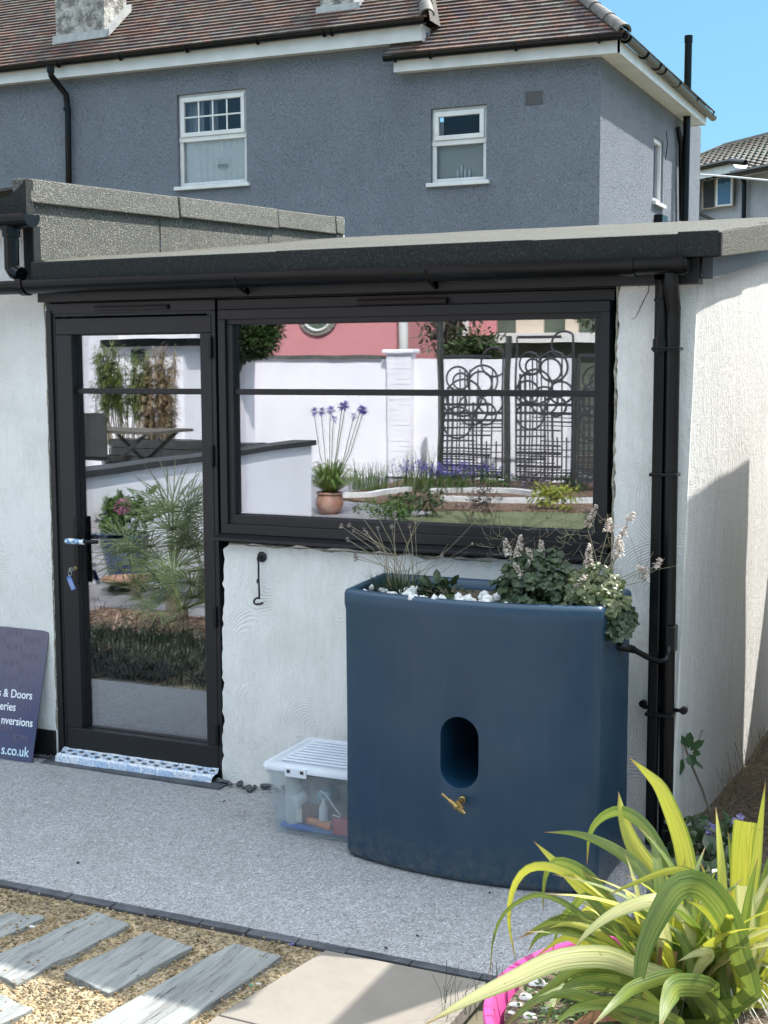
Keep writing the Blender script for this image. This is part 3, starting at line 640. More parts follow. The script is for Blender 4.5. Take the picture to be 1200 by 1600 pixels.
# ---- protective film on the threshold
FL = thing('sill_film', 'crumpled blue and white protective film over the door threshold', 'film', (-3.33, -.03, 0))
k = NT('printed_film'); x, y, z = k.sep(k.co()); yz = k.math('ADD', y, k.math('MULTIPLY', z, 1.)) 
cx = k.n.new('ShaderNodeCombineXYZ'); k.link(k.math('MULTIPLY', x, 1), cx.inputs[0]); k.link(y, cx.inputs[1])
br = k.n.new('ShaderNodeTexBrick'); k.link(cx.outputs[0], br.inputs[0]); br.inputs['Scale'].default_value = 1; br.inputs['Brick Width'].default_value = .085; br.inputs['Row Height'].default_value = .026; br.inputs['Mortar Size'].default_value = .0045; br.offset = .4
br.inputs['Color1'].default_value = (.55, .58, .62, 1); br.inputs['Color2'].default_value = (.36, .46, .60, 1); br.inputs['Mortar'].default_value = (.66, .67, .68, 1)
n_ = k.noise(110, 2, .5, k.co((1, .6, 1))); c_ = k.mix(k.ramp(n_.outputs[0], [(.54, 0.), (.58, .7)]), br.outputs[0], (.14, .28, .52))
FILM = k.set(c_, .25, k.bump(k.noise(30, 4, .6).outputs[0], .5, .006), .6)
b = MB(); nx = 60; ny = 8; vs = []
prof = [(.035, .055), (.015, .056), (-.004, .054), (-.012, .046), (-.03, .043), (-.055, .04), (-.063, .03), (-.064, .012), (-.068, .004)]
for i in range(nx+1):
    t = i/nx; x = -3.735+.815*t
    for j, (y, z) in enumerate(prof):
        vs.append((x+.006*math.sin(j*1.3+2), y+.003*mnoise.noise(V((x*14, j*.6, 0))), max(.003, z+.003*mnoise.noise(V((x*19, j*.8, 4))))))
b.faces(vs, [(i*9+j, (i+1)*9+j, (i+1)*9+j+1, i*9+j+1) for i in range(nx) for j in range(8)])
for i in range(13):
    x = -3.71+i*.062
    for r_i, (yy, zz) in enumerate(((-.045, .0455), (-.02, .049))): b.obox((x+.02*r_i, yy, zz), V((.010, 0, 0)), V((0, .007, 0)), V((0, 0, .0007)), 1)
b.build('film_sheet', [FILM, M('grey_print', (.09, .11, .13), .6)], FL, smooth=True, auto=60)
ft = M('film_print', (.05, .16, .48), .5)
for i in range(6):
    text_mesh('print', 'AHADDIT'[i % 2:], .022, Matrix.Translation((-3.70+i*.135, -.0665, .013)) @ Matrix.Rotation(math.radians(90-8), 4, 'X'), ft, FL, ext=.0004) if 0 else None
# threshold slabs of slate below
g_ = 'slate strips under the door'
for i, (x0, x1) in enumerate(((-3.79, -3.46), (-3.455, -3.12), (-3.115, -2.86))):
    o = MB().box(x0, x1, -.103-.004*i, -.02, -.01, .006+.002*i).build('threshold_slate', SLATE, None, bevel=.002)
    tag(o, ['grey slate strip under the left end of the door film', 'middle grey slate strip under the door film', 'grey slate strip under the right end of the door film'][i], 'slate strip', g_)
# slate shards where wall meets path
def shard(x, y, z, r, rnd, squash=.4):
    b = MB(); n = 7; a0 = rnd.random()*6; pl = []
    for i in range(n):
        a = a0+2*PI*i/n; q = r*rnd.uniform(.6, 1.1); pl.append(V((q*math.cos(a), q*.6*math.sin(a), 0)))
    e = Euler((rnd.uniform(-.35, .35), rnd.uniform(-.35, .35), rnd.uniform(0, 3))).to_matrix()
    b.prism([e @ p+V((x, y, z)) for p in pl], e @ V((0, 0, r*squash))); return b
for i in range(16):
    x = -2.90+i*.031+R.uniform(-.01, .01)
    o = shard(x, -.02-R.uniform(0, .05), .004+R.random()*.012, R.uniform(.016, .034), R, .35).build('slate_shard', SLATE, None, bevel=.001)
    tag(o, 'dark slate shard in the heap at the wall foot between door and storage box', 'stone', 'slate shards at the wall foot by the box')
for i in range(7):
    o = shard(-3.98+i*.035, -.035, .004, R.uniform(.015, .03), R, .4).build('slate_shard', SLATE, None, bevel=.001)
    tag(o, 'dark slate shard on the path between the leaning sign and the door', 'stone', 'slate shards beside the sign')
# ================================================================== SIGN BOARD
SG = thing('sign_board', 'dark blue printed advertising board leaning against the wall left of the door', 'sign', (-4.1, -.12, 0))
bl = V((-4.50, -.150, .002)); brt = V((-3.825, -.118, .002)); tl = V((-4.50, -.030, .587)); trt = V((-3.800, -.026, .584))
nrm = (brt-bl).cross(tl-bl).normalized(); 
if nrm.y > 0: nrm = -nrm
trt = trt-nrm*((trt-bl).dot(nrm))
k = NT('printed_sign'); gr = k.noise(1.2, 2, .5); cgr = k.ramp(gr.outputs[0], [(.35, (.030, .045, .12)), (.7, (.13, .115, .15))])
x, y, z = k.sep(k.co()); cgr = k.mix(k.ramp(z, [(.15, 0.), (.55, .7)]), cgr, (.115, .11, .15)); SIGNM = k.set(cgr, .35)
sgb = MB().hexa([bl-nrm*.004, brt-nrm*.004, brt, bl, tl-nrm*.004, trt-nrm*.004, trt, tl]); panel = sgb.build('panel', SIGNM, SG, bevel=.0006)
ex = (brt-bl).normalized(); ez = (tl-bl).normalized(); ez = (ez-ex*ez.dot(ex)).normalized()
def sm(px, py):       # matrix for lettering whose right end stands at a pixel
    d = ray(px, py); p = C0+d*((bl-C0).dot(nrm)/d.dot(nrm))+nrm*.0008
    mw = Matrix((ex, ez, nrm)).transposed().to_4x4(); mw.translation = p; return mw
STX = M('white_lettering', (.78, .80, .82), .5)
text_mesh('lettering', 's & Doors', .052, sm(50.5, 1093), STX, panel, 'RIGHT', sx=.86, off=.0006)
text_mesh('lettering', 'eries', .052, sm(24.5, 1111), STX, panel, 'RIGHT', sx=.86, off=.0006)
text_mesh('lettering', 'nversions', .052, sm(51, 1136), STX, panel, 'RIGHT', sx=.86, off=.0006)
text_mesh('lettering', 's.co.uk', .062, sm(44.5, 1183), M('pale_blue_lettering', (.55, .74, .80), .5), panel, 'RIGHT', sx=.86, off=.0006)
FNT = M('faint_lettering', (.115, .10, .15), .4)
for (px, py) in ((34, 993), (61, 1006), (34, 1017), (57, 1031), (29, 1042), (54, 1056), (27, 1066), (53, 1080), (49, 1110), (20, 1144), (44, 1160), (8, 1003)):
    text_mesh('faint_mark', 'IDM', .042, sm(px, py), FNT, panel, 'RIGHT', sx=1.15)
# ================================================================== EDGING, PLANKS, SLABS
xs = [-3.75, -3.42, -3.08, -2.90, -2.73, -2.555, -2.385, -2.215, -2.045, -1.87, -1.70, -1.49, -1.27, -1.05]
for i in range(len(xs)-1):
    dz = R.uniform(-.002, .003); b = MB().box(xs[i]+.002, xs[i+1]-.002, PE-.036+R.uniform(-.002, .002), PE-.001, -.05, -.001+dz)
    o = b.build('edging_brick', SLATE, None, bevel=.003); tag(o, 'charcoal edging brick along the resin path, %s from the left' % ['first', 'second', 'third', 'fourth', 'fifth', 'sixth', 'seventh', 'eighth', 'ninth', 'tenth', 'eleventh', 'twelfth', 'thirteenth'][i], 'edging brick', 'edging bricks along the path')
def plank(c4, z, lab):
    """c4: far-left, far-right, near-right, near-left as ground points"""
    a, b_, c, d = [V((p[0], p[1], 0)) for p in c4]; b = MB(); n = 16; m_ = 5; vs = []; s = R.random()*9
    for i in range(n+1):
        t = i/n; l = a.lerp(d, t); r_ = b_.lerp(c, t)
        for j in range(m_+1):
            u = j/m_; p = l.lerp(r_, u); e = .008*mnoise.noise(V((p.x*16+s, p.y*6, 0)))
            ex_ = V((.004*mnoise.noise(V((t*7+s, j, 2))), .004*mnoise.noise(V((u*9+s, i, 5))), 0)) if (i in (0, n) or j in (0, m_)) else V((0, 0, 0))
            vs.append(p+V((0, 0, z+e))+ex_)
    nv = len(vs); vs += [p+V((0, 0, -.05)) for p in vs]
    fs = [(i*(m_+1)+j, (i+1)*(m_+1)+j, (i+1)*(m_+1)+j+1, i*(m_+1)+j+1) for i in range(n) for j in range(m_)]
    ring = [j for j in range(m_+1)]+[i*(m_+1)+m_ for i in range(1, n+1)]+[n*(m_+1)+j for j in range(m_-1, -1, -1)]+[i*(m_+1) for i in range(n-1, 0, -1)]
    fs += [(ring[i], ring[(i+1) % len(ring)], nv+ring[(i+1) % len(ring)], nv+ring[i]) for i in range(len(ring))]
    b.faces(vs, fs); o = b.build('stepping_plank', PLANK, None, bevel=.003); tag(o, lab, 'plank', 'grey stepping planks in the gravel')
pk = lambda *q: [tuple(aZ(x, y, .01)[:2]) for x, y in q]
A_, B_, C_, D_, E_ = (pk((150, 1420), (203, 1440)), pk((229, 1453), (303, 1475)), pk((365, 1470), (441, 1490)), pk((8, 1428), (53, 1434)), None)
plank([A_[0], A_[1], (-2.47, -1.86), (-2.66, -1.80)], .002, 'long grey plank second from the left with its far end nearest the path edging')
plank([B_[0], B_[1], (-2.19, -1.80), (-2.385, -1.745)], .004, 'short broad grey plank in the middle of the gravel')
plank([C_[0], C_[1], (-1.945, -2.25), (-2.18, -2.25)], .003, 'longest grey plank beside the sandstone slab')
plank([(-2.83, -1.46), (-2.69, -1.445), (-2.76, -1.80), (-2.92, -1.80)], .001, 'grey plank at the far left edge of the gravel')
plank([(-2.50, -1.925), (-2.33, -1.955), (-2.42, -2.5), (-2.64, -2.5)], .002, 'sunlit grey plank at the bottom left, in front of the second plank')
plank([(-3.06, -1.42), (-2.9, -1.42), (-2.99, -1.8), (-3.15, -1.8)], .002, 'grey plank outside the left edge')
def slab(x, lab):
    b = MB(); b.prism([V((*p, -.04)) for p in x], (0, 0, .045)); o = b.build('paving_slab', SLAB, None, bevel=.003); tag(o, lab, 'paving slab', 'sandstone slabs beside the gravel')
slab([(-1.838, -1.786), (-1.25, -1.80), (-1.24, PE-.056), (-1.755, PE-.056)], 'pale sandstone slab against the path edging left of the striped plant')
slab([(-1.86, -2.35), (-1.25, -2.35), (-1.25, -1.804), (-1.839, -1.792)], 'nearer sandstone slab below a joint line at the bottom edge')
# loose pebbles and bits in the gravel
for i in range(260):
    for _ in range(20):
        x = R.uniform(-2.95, -1.72); y = R.uniform(-2.05, PE-.06)
        break
    pass
pb = MB()
for i in range(2600):
    x = R.uniform(-3.1, -1.8); y = R.uniform(-2.2, PE-.045); rr = R.uniform(.002, .0065)
    pb.blob((x, y, -.007+R.random()*.008), (rr, rr*R.uniform(.6, 1), rr*.7), 5, 4, .3)
tag(pb.build('loose_gravel', mk_grav('loose_stone', [(.13, .09, .05), (.34, .25, .13), (.24, .17, .09), (.40, .34, .25), (.15, .13, .11)], 60), smooth=False), 'small sandy stones scattered between the grey planks', 'gravel', kind='stuff')
def bit(px, py, r, mat, name, lab, cat='debris', z=.004):
    p = aZ(px, py, z); o = shard(p.x, p.y, z, r, R, .3).build(name, mat, None); tag(o, lab, cat)
bit(456, 1476, .014, M('purple_glass', (.16, .12, .38), .2), 'glass_fragment', 'small purple glass fragment on the gravel at the end of the longest plank')
bit(50, 1449, .013, PEB, 'white_stone', 'white stone in the gravel between the two leftmost planks', 'stone')
bit(404, 1538, .012, PEB, 'white_stone', 'white stone against the left edge of the sandstone slab', 'stone')
bit(393, 1540, .011, M('green_glass', (.08, .28, .18), .2), 'glass_fragment', 'small green glass fragment left of the sandstone slab')
for px, py, lab in ((652, 1462, 'black curled leaf on the path just below the planter centre'), (603, 1481, 'black leaf scrap on the path by the edging above the slab'), (122, 1348, 'tiny black twig on the resin path at the left'), (765, 1395, 'dark scrap on the path under the planter front'), (350, 1252, 'small black scrap on the path left of the storage box')):
    bit(px, py, .008, DARK, 'dead_leaf', lab, 'leaf')
# ================================================================== BLUE PLANTER WATER BUTT
PT = thing('planter_water_butt', 'tall bow fronted navy plastic water butt with a planted top and a slot in front', 'water butt', (-1.58, -.4, 0))
ZR = .975
def foot(inset=0., n=28, top=True):
    xl_, xr_, yf, yb, bow = -2.045+inset, -1.118-inset, -.575+inset, -.175-inset, .072
    pts = []; rc = max(.010, .018-inset*.5)
    # front, left to right, bowed
    for i in range(n+1):
        t = i/n; x = xl_+rc*.6+(xr_-xl_-rc*1.2)*t; pts.append((x, yf-bow*(1-(2*t-1)**2)))
    def arc(cx, cy, a0, a1):
        for i in range(1, 6):
            a = math.radians(a0+(a1-a0)*i/6); pts.append((cx+rc*math.cos(a), cy+rc*math.sin(a)))
    arc(xr_-rc, yf+rc, -60, 0); pts.append((xr_, yf+rc*1.2)); pts.append((xr_, yb-rc))
    arc(xr_-rc, yb-rc, 0, 90); pts.append((xl_-.03+rc, yb)); arc(xl_-.03+rc, yb-rc, 90, 180)
    pts.append((xl_-.03, yb-rc*1.3)); pts.append((xl_, yf+rc*1.2)); arc(xl_+rc, yf+rc, 180, 240)
    return pts
rings = [(.022, .0), (.008, .008), (.0, .028), (.002, .5), (.0, .90), (-.004, .925), (-.004, .958), (.0, .970), (.008, ZR), (.020, ZR), (.030, ZR-.008), (.034, .93), (.036, .90)]
b = MB(); vs = []; N_ = len(foot())
for ins, z in rings:
    for x, y in foot(ins): vs.append((x, y, z))
fs = [(i*N_+k_, i*N_+(k_+1) % N_, (i+1)*N_+(k_+1) % N_, (i+1)*N_+k_) for i in range(len(rings)-1) for k_ in range(N_)]
fs += [tuple(range(N_-1, -1, -1)), tuple(range((len(rings)-1)*N_, len(rings)*N_))]
b.faces(vs, fs); shell = b.build('shell', BLUE, PT, smooth=True, weld=True, auto=40)
def stad(w_, z0, z1, y, n=16):
    r = w_/2; cx = -1.582; out = []
    for i in range(n+1):
        a = PI*i/n; out.append(V((cx+r*math.cos(a), y, z1-r+r*math.sin(a))))
    for i in range(n+1):
        a = PI+PI*i/n; out.append(V((cx+r*math.cos(a), y, z0+r+r*math.sin(a))))
    return out
cut = bpy.data.objects.new
cb = MB().prism(stad(.138, .332, .580, -.9), (0, .72, 0)); cm = bpy.data.meshes.new('slot_cut'); cm.from_pydata([tuple(p) for p in cb.v], [], cb.f)
bmx = bmesh.new(); bmx.from_mesh(cm); bmesh.ops.remove_doubles(bmx, verts=bmx.verts, dist=1e-6); bmesh.ops.recalc_face_normals(bmx, faces=bmx.faces); bmx.to_mesh(cm); bmx.free()
co = bpy.data.objects.new('slot_cut', cm); S.collection.objects.link(co)
sh0 = shell.location.copy(); me_sh = shell.data; me_sh.transform(Matrix.Translation(PT.location)); shell.parent = None
bo = shell.modifiers.new('slot', 'BOOLEAN'); bo.operation = 'DIFFERENCE'; bo.object = co; bo.solver = 'EXACT'
bv = shell.modifiers.new('bevel', 'BEVEL'); bv.width = .011; bv.segments = 4; bv.limit_method = 'ANGLE'; bv.angle_limit = math.radians(55)
bpy.context.view_layer.update()
me2 = bpy.data.meshes.new_from_object(shell.evaluated_get(bpy.context.evaluated_depsgraph_get()))
shell.modifiers.clear(); shell.data = me2; me2.transform(Matrix.Translation(-PT.location)); shell.parent = PT
for p_ in me2.polygons: p_.use_smooth = True
me2.set_sharp_from_angle(angle=math.radians(50))
bpy.data.objects.remove(co)
# brass tap below the slot
tp = MB(); c = aY(716, 1253, -.675); fy = -.662
tp.lathe((c.x+.008, fy+.012, c.z+.004), [(.012, 0), (.012, .010), (.009, .012), (.009, .03)], 12, axis=V((0, -1, 0)))
d1 = (aY(725, 1270, -.70)-aY(690, 1240, -.70)).normalized()
m0 = aY(690, 1240, -.70)
tp.tube([m0, m0+d1*.012, m0+d1*.03, m0+d1*.034, m0+d1*.05, m0+d1*.056], [.004, .005, .004, .007, .007, .004], 10)
tp.tube([m0+d1*.05, m0+d1*.092], [.0095, .0085], 12); tp.tube([m0+d1*.09, m0+d1*.102], [.0065, .0055], 12)
tp.blob(m0+d1*.066, (.013, .013, .012), 10, 8)
tp.obox(m0+d1*.068+V((.012, -.006, .012)), V((.004, 0, .004)), V((0, .004, 0)), V((-.010, 0, .012)))
tp.build('tap', BRASS, PT, smooth=True, auto=40)
# overflow hose to the downpipe
h0 = aY(978, 1010, -.36); h0.x = -1.125
pts = [h0, aY(990, 1015, -.30), aY(1010, 1026, -.2), aY(1028, 1033, -.14), aY(1040, 1032, -.11), aY(1044, 1022, -.10), aY(1046, 1008, -.09)]
MB().tube(pts, .0105, 12).tube([h0, pts[1]], .014, 12).build('overflow_hose', BLK, PT, smooth=True)
# compost
b = MB(); ft_ = foot(.034); cx_, cy_ = -1.59, -.39; vs = [(cx_, cy_, .945)]
for q in (.35, .7, 1):
    for x, y in ft_: xx = cx_+(x-cx_)*q; yy = cy_+(y-cy_)*q; vs.append((xx, yy, .938+.01*mnoise.noise(V((xx*14, yy*14, 0)))))
fs = [(0, 1+k_, 1+(k_+1) % N_) for k_ in range(N_)]+[(1+i*N_+k_, 1+(i+1)*N_+k_, 1+(i+1)*N_+(k_+1) % N_, 1+i*N_+(k_+1) % N_) for i in range(2) for k_ in range(N_)]
b.faces(vs, fs); b.build('compost', SOIL, PT, smooth=True)
pm = None; np_ = 0
PR = random.Random(3)
cl = [(-1.90, -.50, .10, 10), (-1.80, -.56, .07, 8), (-1.63, -.60, .05, 7), (-1.555, -.56, .07, 16), (-1.54, -.45, .05, 9), (-1.47, -.58, .04, 4), (-1.19, -.52, .03, 3), (-1.72, -.59, .05, 6)]
for cx_, cy_, sp, n in cl:
    for i in range(n):
        if pm is None:
            o = MB().blob((0, 0, 0), (1, .8, .6), 10, 7, .5, PR).build('white_pebble', PEB, None, smooth=True); pm = o
        else: o = pm.copy(); S.collection.objects.link(o)
        r_p = PR.uniform(.010, .022)
        o.location = (cx_+PR.uniform(-sp, sp), cy_+PR.uniform(-.045, .045), .945+r_p*.4+PR.random()*.014); o.scale = (r_p,)*3
        o.rotation_euler = (PR.random()*6, PR.random()*6, PR.random()*6)
        tag(o, 'white pebble lying on the compost in the top of the blue water butt', 'pebble', 'white pebbles in the planter top')
# -------- plants in the planter
ZS = .945
TH = thing('sea_thrift', 'grassy thrift clump with dry brown button flower heads at the left of the planter', 'plant', (-1.93, -.42, ZS))
b = MB(); base = V((-1.90, -.42, ZS))
for i in range(420):
    a = R.random()*2*PI; q = R.random()**.6; e = R.uniform(.2, 1.3); L = R.uniform(.05, .12)
    p = base+V((.10*q*math.cos(a), .07*q*math.sin(a), 0)); dr = V((math.cos(a)*math.cos(e), math.sin(a)*math.cos(e), math.sin(e)))
    b.ribbon([p, p+dr*L*.5, p+dr*L+V((0, 0, -L*.12))], [.003, .0028, .0006], fold=.1)
b.build('grass_leaves', DKGRASS, TH)
heads = [((533, 822), .0), ((545, 820), .0), ((560, 800), .02), ((569, 827), 0), ((572, 832), .01), ((589, 805), .0), ((590, 826), .03), ((552, 829), .02), ((616, 805), .0), ((617, 801), -.02), ((612, 822), 0), ((543, 843), -.03), ((555, 868), -.03), ((556, 873), 0), ((658, 812), .03), ((650, 815), 0), ((640, 822), .05), ((690, 868), 0)]
sb = MB()
for (px, py), dy in heads:
    hb = MB()
    t = aY(px, py, -.42+dy); s_ = base+V((R.uniform(-.06, .06), R.uniform(-.04, .04), .02)); 
    md = s_.lerp(t, .55)+V(((s_.x-t.x)*.18, 0, .02)); sb.tube([s_, s_.lerp(md, .5)+V(((s_.x-t.x)*.08, 0, .01)), md, t.lerp(md, .4), t], [.0016, .0014, .0013, .0011, .001], 5)
    rr = R.uniform(.0065, .010)
    for q in range(26):
        d_ = V((R.gauss(0, 1), R.gauss(0, 1), R.gauss(0, 1))).normalized(); hb.leaf(t+d_*rr*.3, d_, V((0, 0, 1)), rr*.9, rr*.6)
    hb.build('dry_head', HEADS, TH)
sb.build('stems', STRAW, TH)
# wispy bare stalks (second)
for a_p, e_p in (((650, 900), (757, 800)), ((655, 905), (700, 850)), ((640, 900), (738, 850)), ((660, 910), (730, 862)), ((652, 898), (648, 795))):
    s_ = aY(*a_p, -.42); t = aY(*e_p, -.40); b = None
    if True:
        sb2 = MB().tube([s_, s_.lerp(t, .5)+V((.0, 0, -.012)), t], [.0012, .001, .0006], 5)
        if e_p == (738, 850): sb2.blob(t, .005, 8, 6, .3)
        sb2.build('wispy_stalk', STRAW, TH)
def mass(mb, c, rad, n, L, W, rnd=R, up=.4):
    c = V(c)
    for i in range(n):
        d = V((rnd.gauss(0, 1), rnd.gauss(0, 1), rnd.gauss(0, 1))).normalized(); q = rnd.random()**.45
        p = c+V((d.x*rad[0], d.y*rad[1], d.z*rad[2]))*q
        dd = (d+V((rnd.gauss(0, .5), rnd.gauss(0, .5), rnd.gauss(0, .4)+.1))); s_ = rnd.uniform(.6, 1.25)
        mb.leaf(p, dd, V((rnd.gauss(0, .4), rnd.gauss(0, .4), 1)), L*s_, W*s_)
SM = thing('primula', 'small rosette of dark green leaves left of the white pebbles in the planter', 'plant', (-1.72, -.47, ZS))
b = MB(); mass(b, (-1.715, -.46, ZS+.018), (.085, .05, .035), 90, .045, .028); b.build('leaves', DARKLEAF, SM)
def lobed(mb, p, nrm_, up_, r):
    """rounded lobed leaf as a small fan"""
    nrm_ = nrm_.normalized(); a = nrm_.cross(up_); a = a.normalized() if a.length > 1e-3 else nrm_.orthogonal().normalized(); b_ = nrm_.cross(a)
    vs = [p-nrm_*r*.15]; n = 15
    for i in range(n):
        t = 2*PI*i/n; q = r*(.62+.38*abs(math.cos(t*2.5)))*(1 if i else .3)*(1+.16*math.sin(p.x*900+i*2.3))
        vs.append(p+a*q*math.sin(t)-b_*q*math.cos(t)*1.1+nrm_*r*(.22*math.sin(t*3+p.y*400)-.25*abs(math.sin(t))))
    mb.faces(vs, [(0, 1+i, 1+(i+1) % n) for i in range(n)], 0, [(.5, .5)]+[(.5+.5*math.sin(2*PI*i/n), .5+.5*math.cos(2*PI*i/n)) for i in range(n)])
def tiarella(name, lab, cx, cy, rx, ry, rz_, n, spikes, seed, lr=.03, mats=DARKLEAF, dy=0):
    rnd = random.Random(seed); T = thing(name, lab, 'plant', (cx, cy, ZS)); b = MB()
    for i in range(n):
        d = V((rnd.gauss(0, 1), rnd.gauss(0, 1), abs(rnd.gauss(0, .9)))).normalized(); q = rnd.random()**.35
        p = V((cx+d.x*rx*q, cy+d.y*ry*q, ZS+d.z*rz_*q))
        lobed(b, p, V((d.x*.6, d.y*.6-.25, .7+rnd.gauss(0, .3))), V((rnd.gauss(0, 1), rnd.gauss(0, 1), .1)), lr*rnd.uniform(.6, 1.15))
    b.build('leaves', mats, T)
    for (x0, y0), (x1, y1), yy in spikes:
        a = aY(x0, y0, yy); c_ = aY(x1, y1, yy); s_ = V((cx+rnd.uniform(-.4, .4)*rx, cy, ZS+.02)); sp = MB(); st = MB()
        st.tube([s_, s_.lerp(c_, .6)+V((0, 0, .01)), c_, a], [.0018, .0015, .0013, .0008], 5)
        L = (a-c_).length; k_ = max(14, int(L/.0016))
        for i in range(k_):
            t = i/k_; w_ = .018*(1-t*.7); an = rnd.random()*2*PI
            d = V((math.cos(an), math.sin(an), rnd.uniform(-.2, .6))); p = c_.lerp(a, t)+d*w_*.4
            for _ in range(3): sp.leaf(p, d+V((rnd.gauss(0, .5), rnd.gauss(0, .5), rnd.gauss(0, .5))), V((0, 0, 1)), .013*(1.1-t*.6), .010)
        o = sp.build('flower_spike', FLOW, T); st.build('stem', STRAW, o)
    return T
tiarella('foam_flower', 'dark leaved foam flower with white spikes in the middle right of the planter', -1.385, -.42, .165, .13, .20, 420,
  [((814, 836), (810, 868), -.45), ((789, 843), (795, 867), -.46), ((846, 843), (844, 876), -.44), ((824, 855), (834, 882), -.47), ((803, 880), (818, 905), -.5), ((846, 860), (848, 876), -.4)], 5, .025)
tiarella('foam_flower', 'foam flower coloured pale as if sunlit, with tall white spikes spilling over the right corner of the planter', -1.185, -.43, .12, .14, .15, 300,
  [((932, 789), (918, 824), -.36), ((953, 810), (950, 829), -.38), ((991, 801), (981, 814), -.34), ((966, 836), (963, 872), -.42), ((921, 850), (919, 884), -.46), ((915, 899), (899, 922), -.52), ((1008, 886), (1008, 908), -.36), ((1033, 872), (1026, 884), -.33), ((997, 884), (1001, 890), -.4), ((978, 822), (972, 836), -.36), ((972, 845), (968, 866), -.4)], 8, .023, SUNLEAF)
b = MB(); rnd = random.Random(4)
for i in range(80):
    p = V((-1.115+rnd.uniform(-.03, .05), -.42+rnd.uniform(-.1, .12), .93-rnd.random()*.07)); lobed(b, p, V((.6, -.5, .5)), V((rnd.gauss(0, 1), rnd.gauss(0, 1), 0)), rnd.uniform(.015, .026))
tr_ = thing('trailing_foam_flower', 'dark leaves trailing over the right rim of the planter towards the downpipe', 'plant', (-1.11, -.4, .95)); b.build('leaves', DARKLEAF, tr_)
b = MB()
for i in range(5):
    p = aY(1000, 905, -.35)+V((rnd.uniform(-.02, .02), 0, 0)); t = aY(985+i*18, 840+i*11, -.33); b.tube([p, p.lerp(t, .5)+V((0, 0, .01)), t], [.0013, .001, .0006], 4)
b.build('stalks', STRAW, tr_)
b = MB(); rnd = random.Random(9)
for i in range(120):
    p = aY(800+rnd.uniform(-40, 160), 860+rnd.uniform(-50, 30), -.40); d = V((rnd.gauss(0, 1), rnd.gauss(0, .6), rnd.gauss(.4, .6))).normalized(); b.tube([p, p+d*.03, p+d*.05+V((0, 0, .01))], .0007, 3)
tw = thing('twiggy_seed_stalks', 'tangle of thin brown seed stalks standing between the two foam flowers', 'plant', (-1.3, -.4, ZS)); b.build('stalks', STRAW, tw)
# ================================================================== STORAGE BOX WITH JARS
BX = thing('storage_box', 'clear plastic storage box with white ribbed lid full of jars beside the blue water butt', 'box', (-2.23, -.29, 0))
kk = NT('clear_plastic'); kk.b.inputs['Base Color'].default_value = (.60, .64, .66, 1); kk.b.inputs['Roughness'].default_value = .22
tr = kk.n.new('ShaderNodeBsdfTransparent'); tr.inputs[0].default_value = (.93, .95, .96, 1); mx = kk.n.new('ShaderNodeMixShader')
kk.link(kk.ramp(kk.noise(9, 4, .6).outputs[0], [(.3, .10), (.7, .26)]), mx.inputs[0]); kk.link(tr.outputs[0], mx.inputs[1]); kk.link(kk.b.outputs[0], mx.inputs[2]); kk.link(mx.outputs[0], kk.o.inputs[0]); CLEAR = kk.m
MB_x0, MB_x1, MB_y0, MB_y1 = -2.405, -2.060, -.457, -.135
def ringrect(ins, z, r=.025, n=5):
    out = []
    for cx_, cy_, a0 in ((MB_x1-ins-r, MB_y0+ins+r, -90), (MB_x1-ins-r, MB_y1-ins-r, 0), (MB_x0+ins+r, MB_y1-ins-r, 90), (MB_x0+ins+r, MB_y0+ins+r, 180)):
        for i in range(n+1):
            a = math.radians(a0+90*i/n); out.append((cx_+r*math.cos(a), cy_+r*math.sin(a), z))
    return out
def loft(rings_, b, cap0=True, cap1=True):
    n = len(rings_[0]); vs = [p for r_ in rings_ for p in r_]
    fs = [(i*n+k_, i*n+(k_+1) % n, (i+1)*n+(k_+1) % n, (i+1)*n+k_) for i in range(len(rings_)-1) for k_ in range(n)]
    if cap0: fs.append(tuple(range(n-1, -1, -1)))
    if cap1: fs.append(tuple(range((len(rings_)-1)*n, len(rings_)*n)))
    b.faces(vs, fs); return b
b = loft([ringrect(.0, .003), ringrect(-.002, .01), ringrect(-.02, .225), ringrect(-.028, .235), ringrect(-.028, .25), ringrect(-.022, .25), ringrect(-.014, .225), ringrect(.003, .012), ringrect(.006, .008)], MB())
b.build('tub', CLEAR, BX, smooth=True, auto=40)
b = loft([ringrect(-.022, .252), ringrect(-.034, .252), ringrect(-.036, .262), ringrect(-.03, .275), ringrect(-.008, .277), ringrect(-.002, .272)], MB())
LID = M('translucent_white_plastic', (.58, .62, .68), .3, (.66, .70, .74), 6)
lid = b.build('lid', LID, BX, smooth=True, auto=40)
b = MB()
for i in range(9):
    y = MB_y0+.03+i*.0335; b.box(MB_x0+.02, MB_x1-.01, y, y+.014, .272, .2795)
b.build('lid_ribs', LID, lid, bevel=.003)
b = MB(); b.box(-2.335, -2.245, MB_y0-.040, MB_y0-.030, .236, .272); cpl = b.build('clip', LID, lid, bevel=.003)
MB().box(-2.326, -2.312, MB_y0-.0412, MB_y0-.0395, .252, .264).box(-2.270, -2.256, MB_y0-.0412, MB_y0-.0395, .252, .264).build('clip_hole_shade', M('hole_shade_colour', (.05, .05, .05), .8), cpl)  # dark pads on the clip face stand in for shade inside holes
def item(name, lab, cat, b, mat, **k): o = b.build(name, mat, None, smooth=True, auto=40, **k); return tag(o, lab, cat)
item('glass_jar', 'pale glass jar standing at the left end inside the clear storage box', 'jar', MB().lathe((-2.345, -.40, .012), [(.03, 0), (.036, .01), (.036, .16), (.028, .18), (.03, .2)], 20), M('milky', (.55, .56, .54), .3))
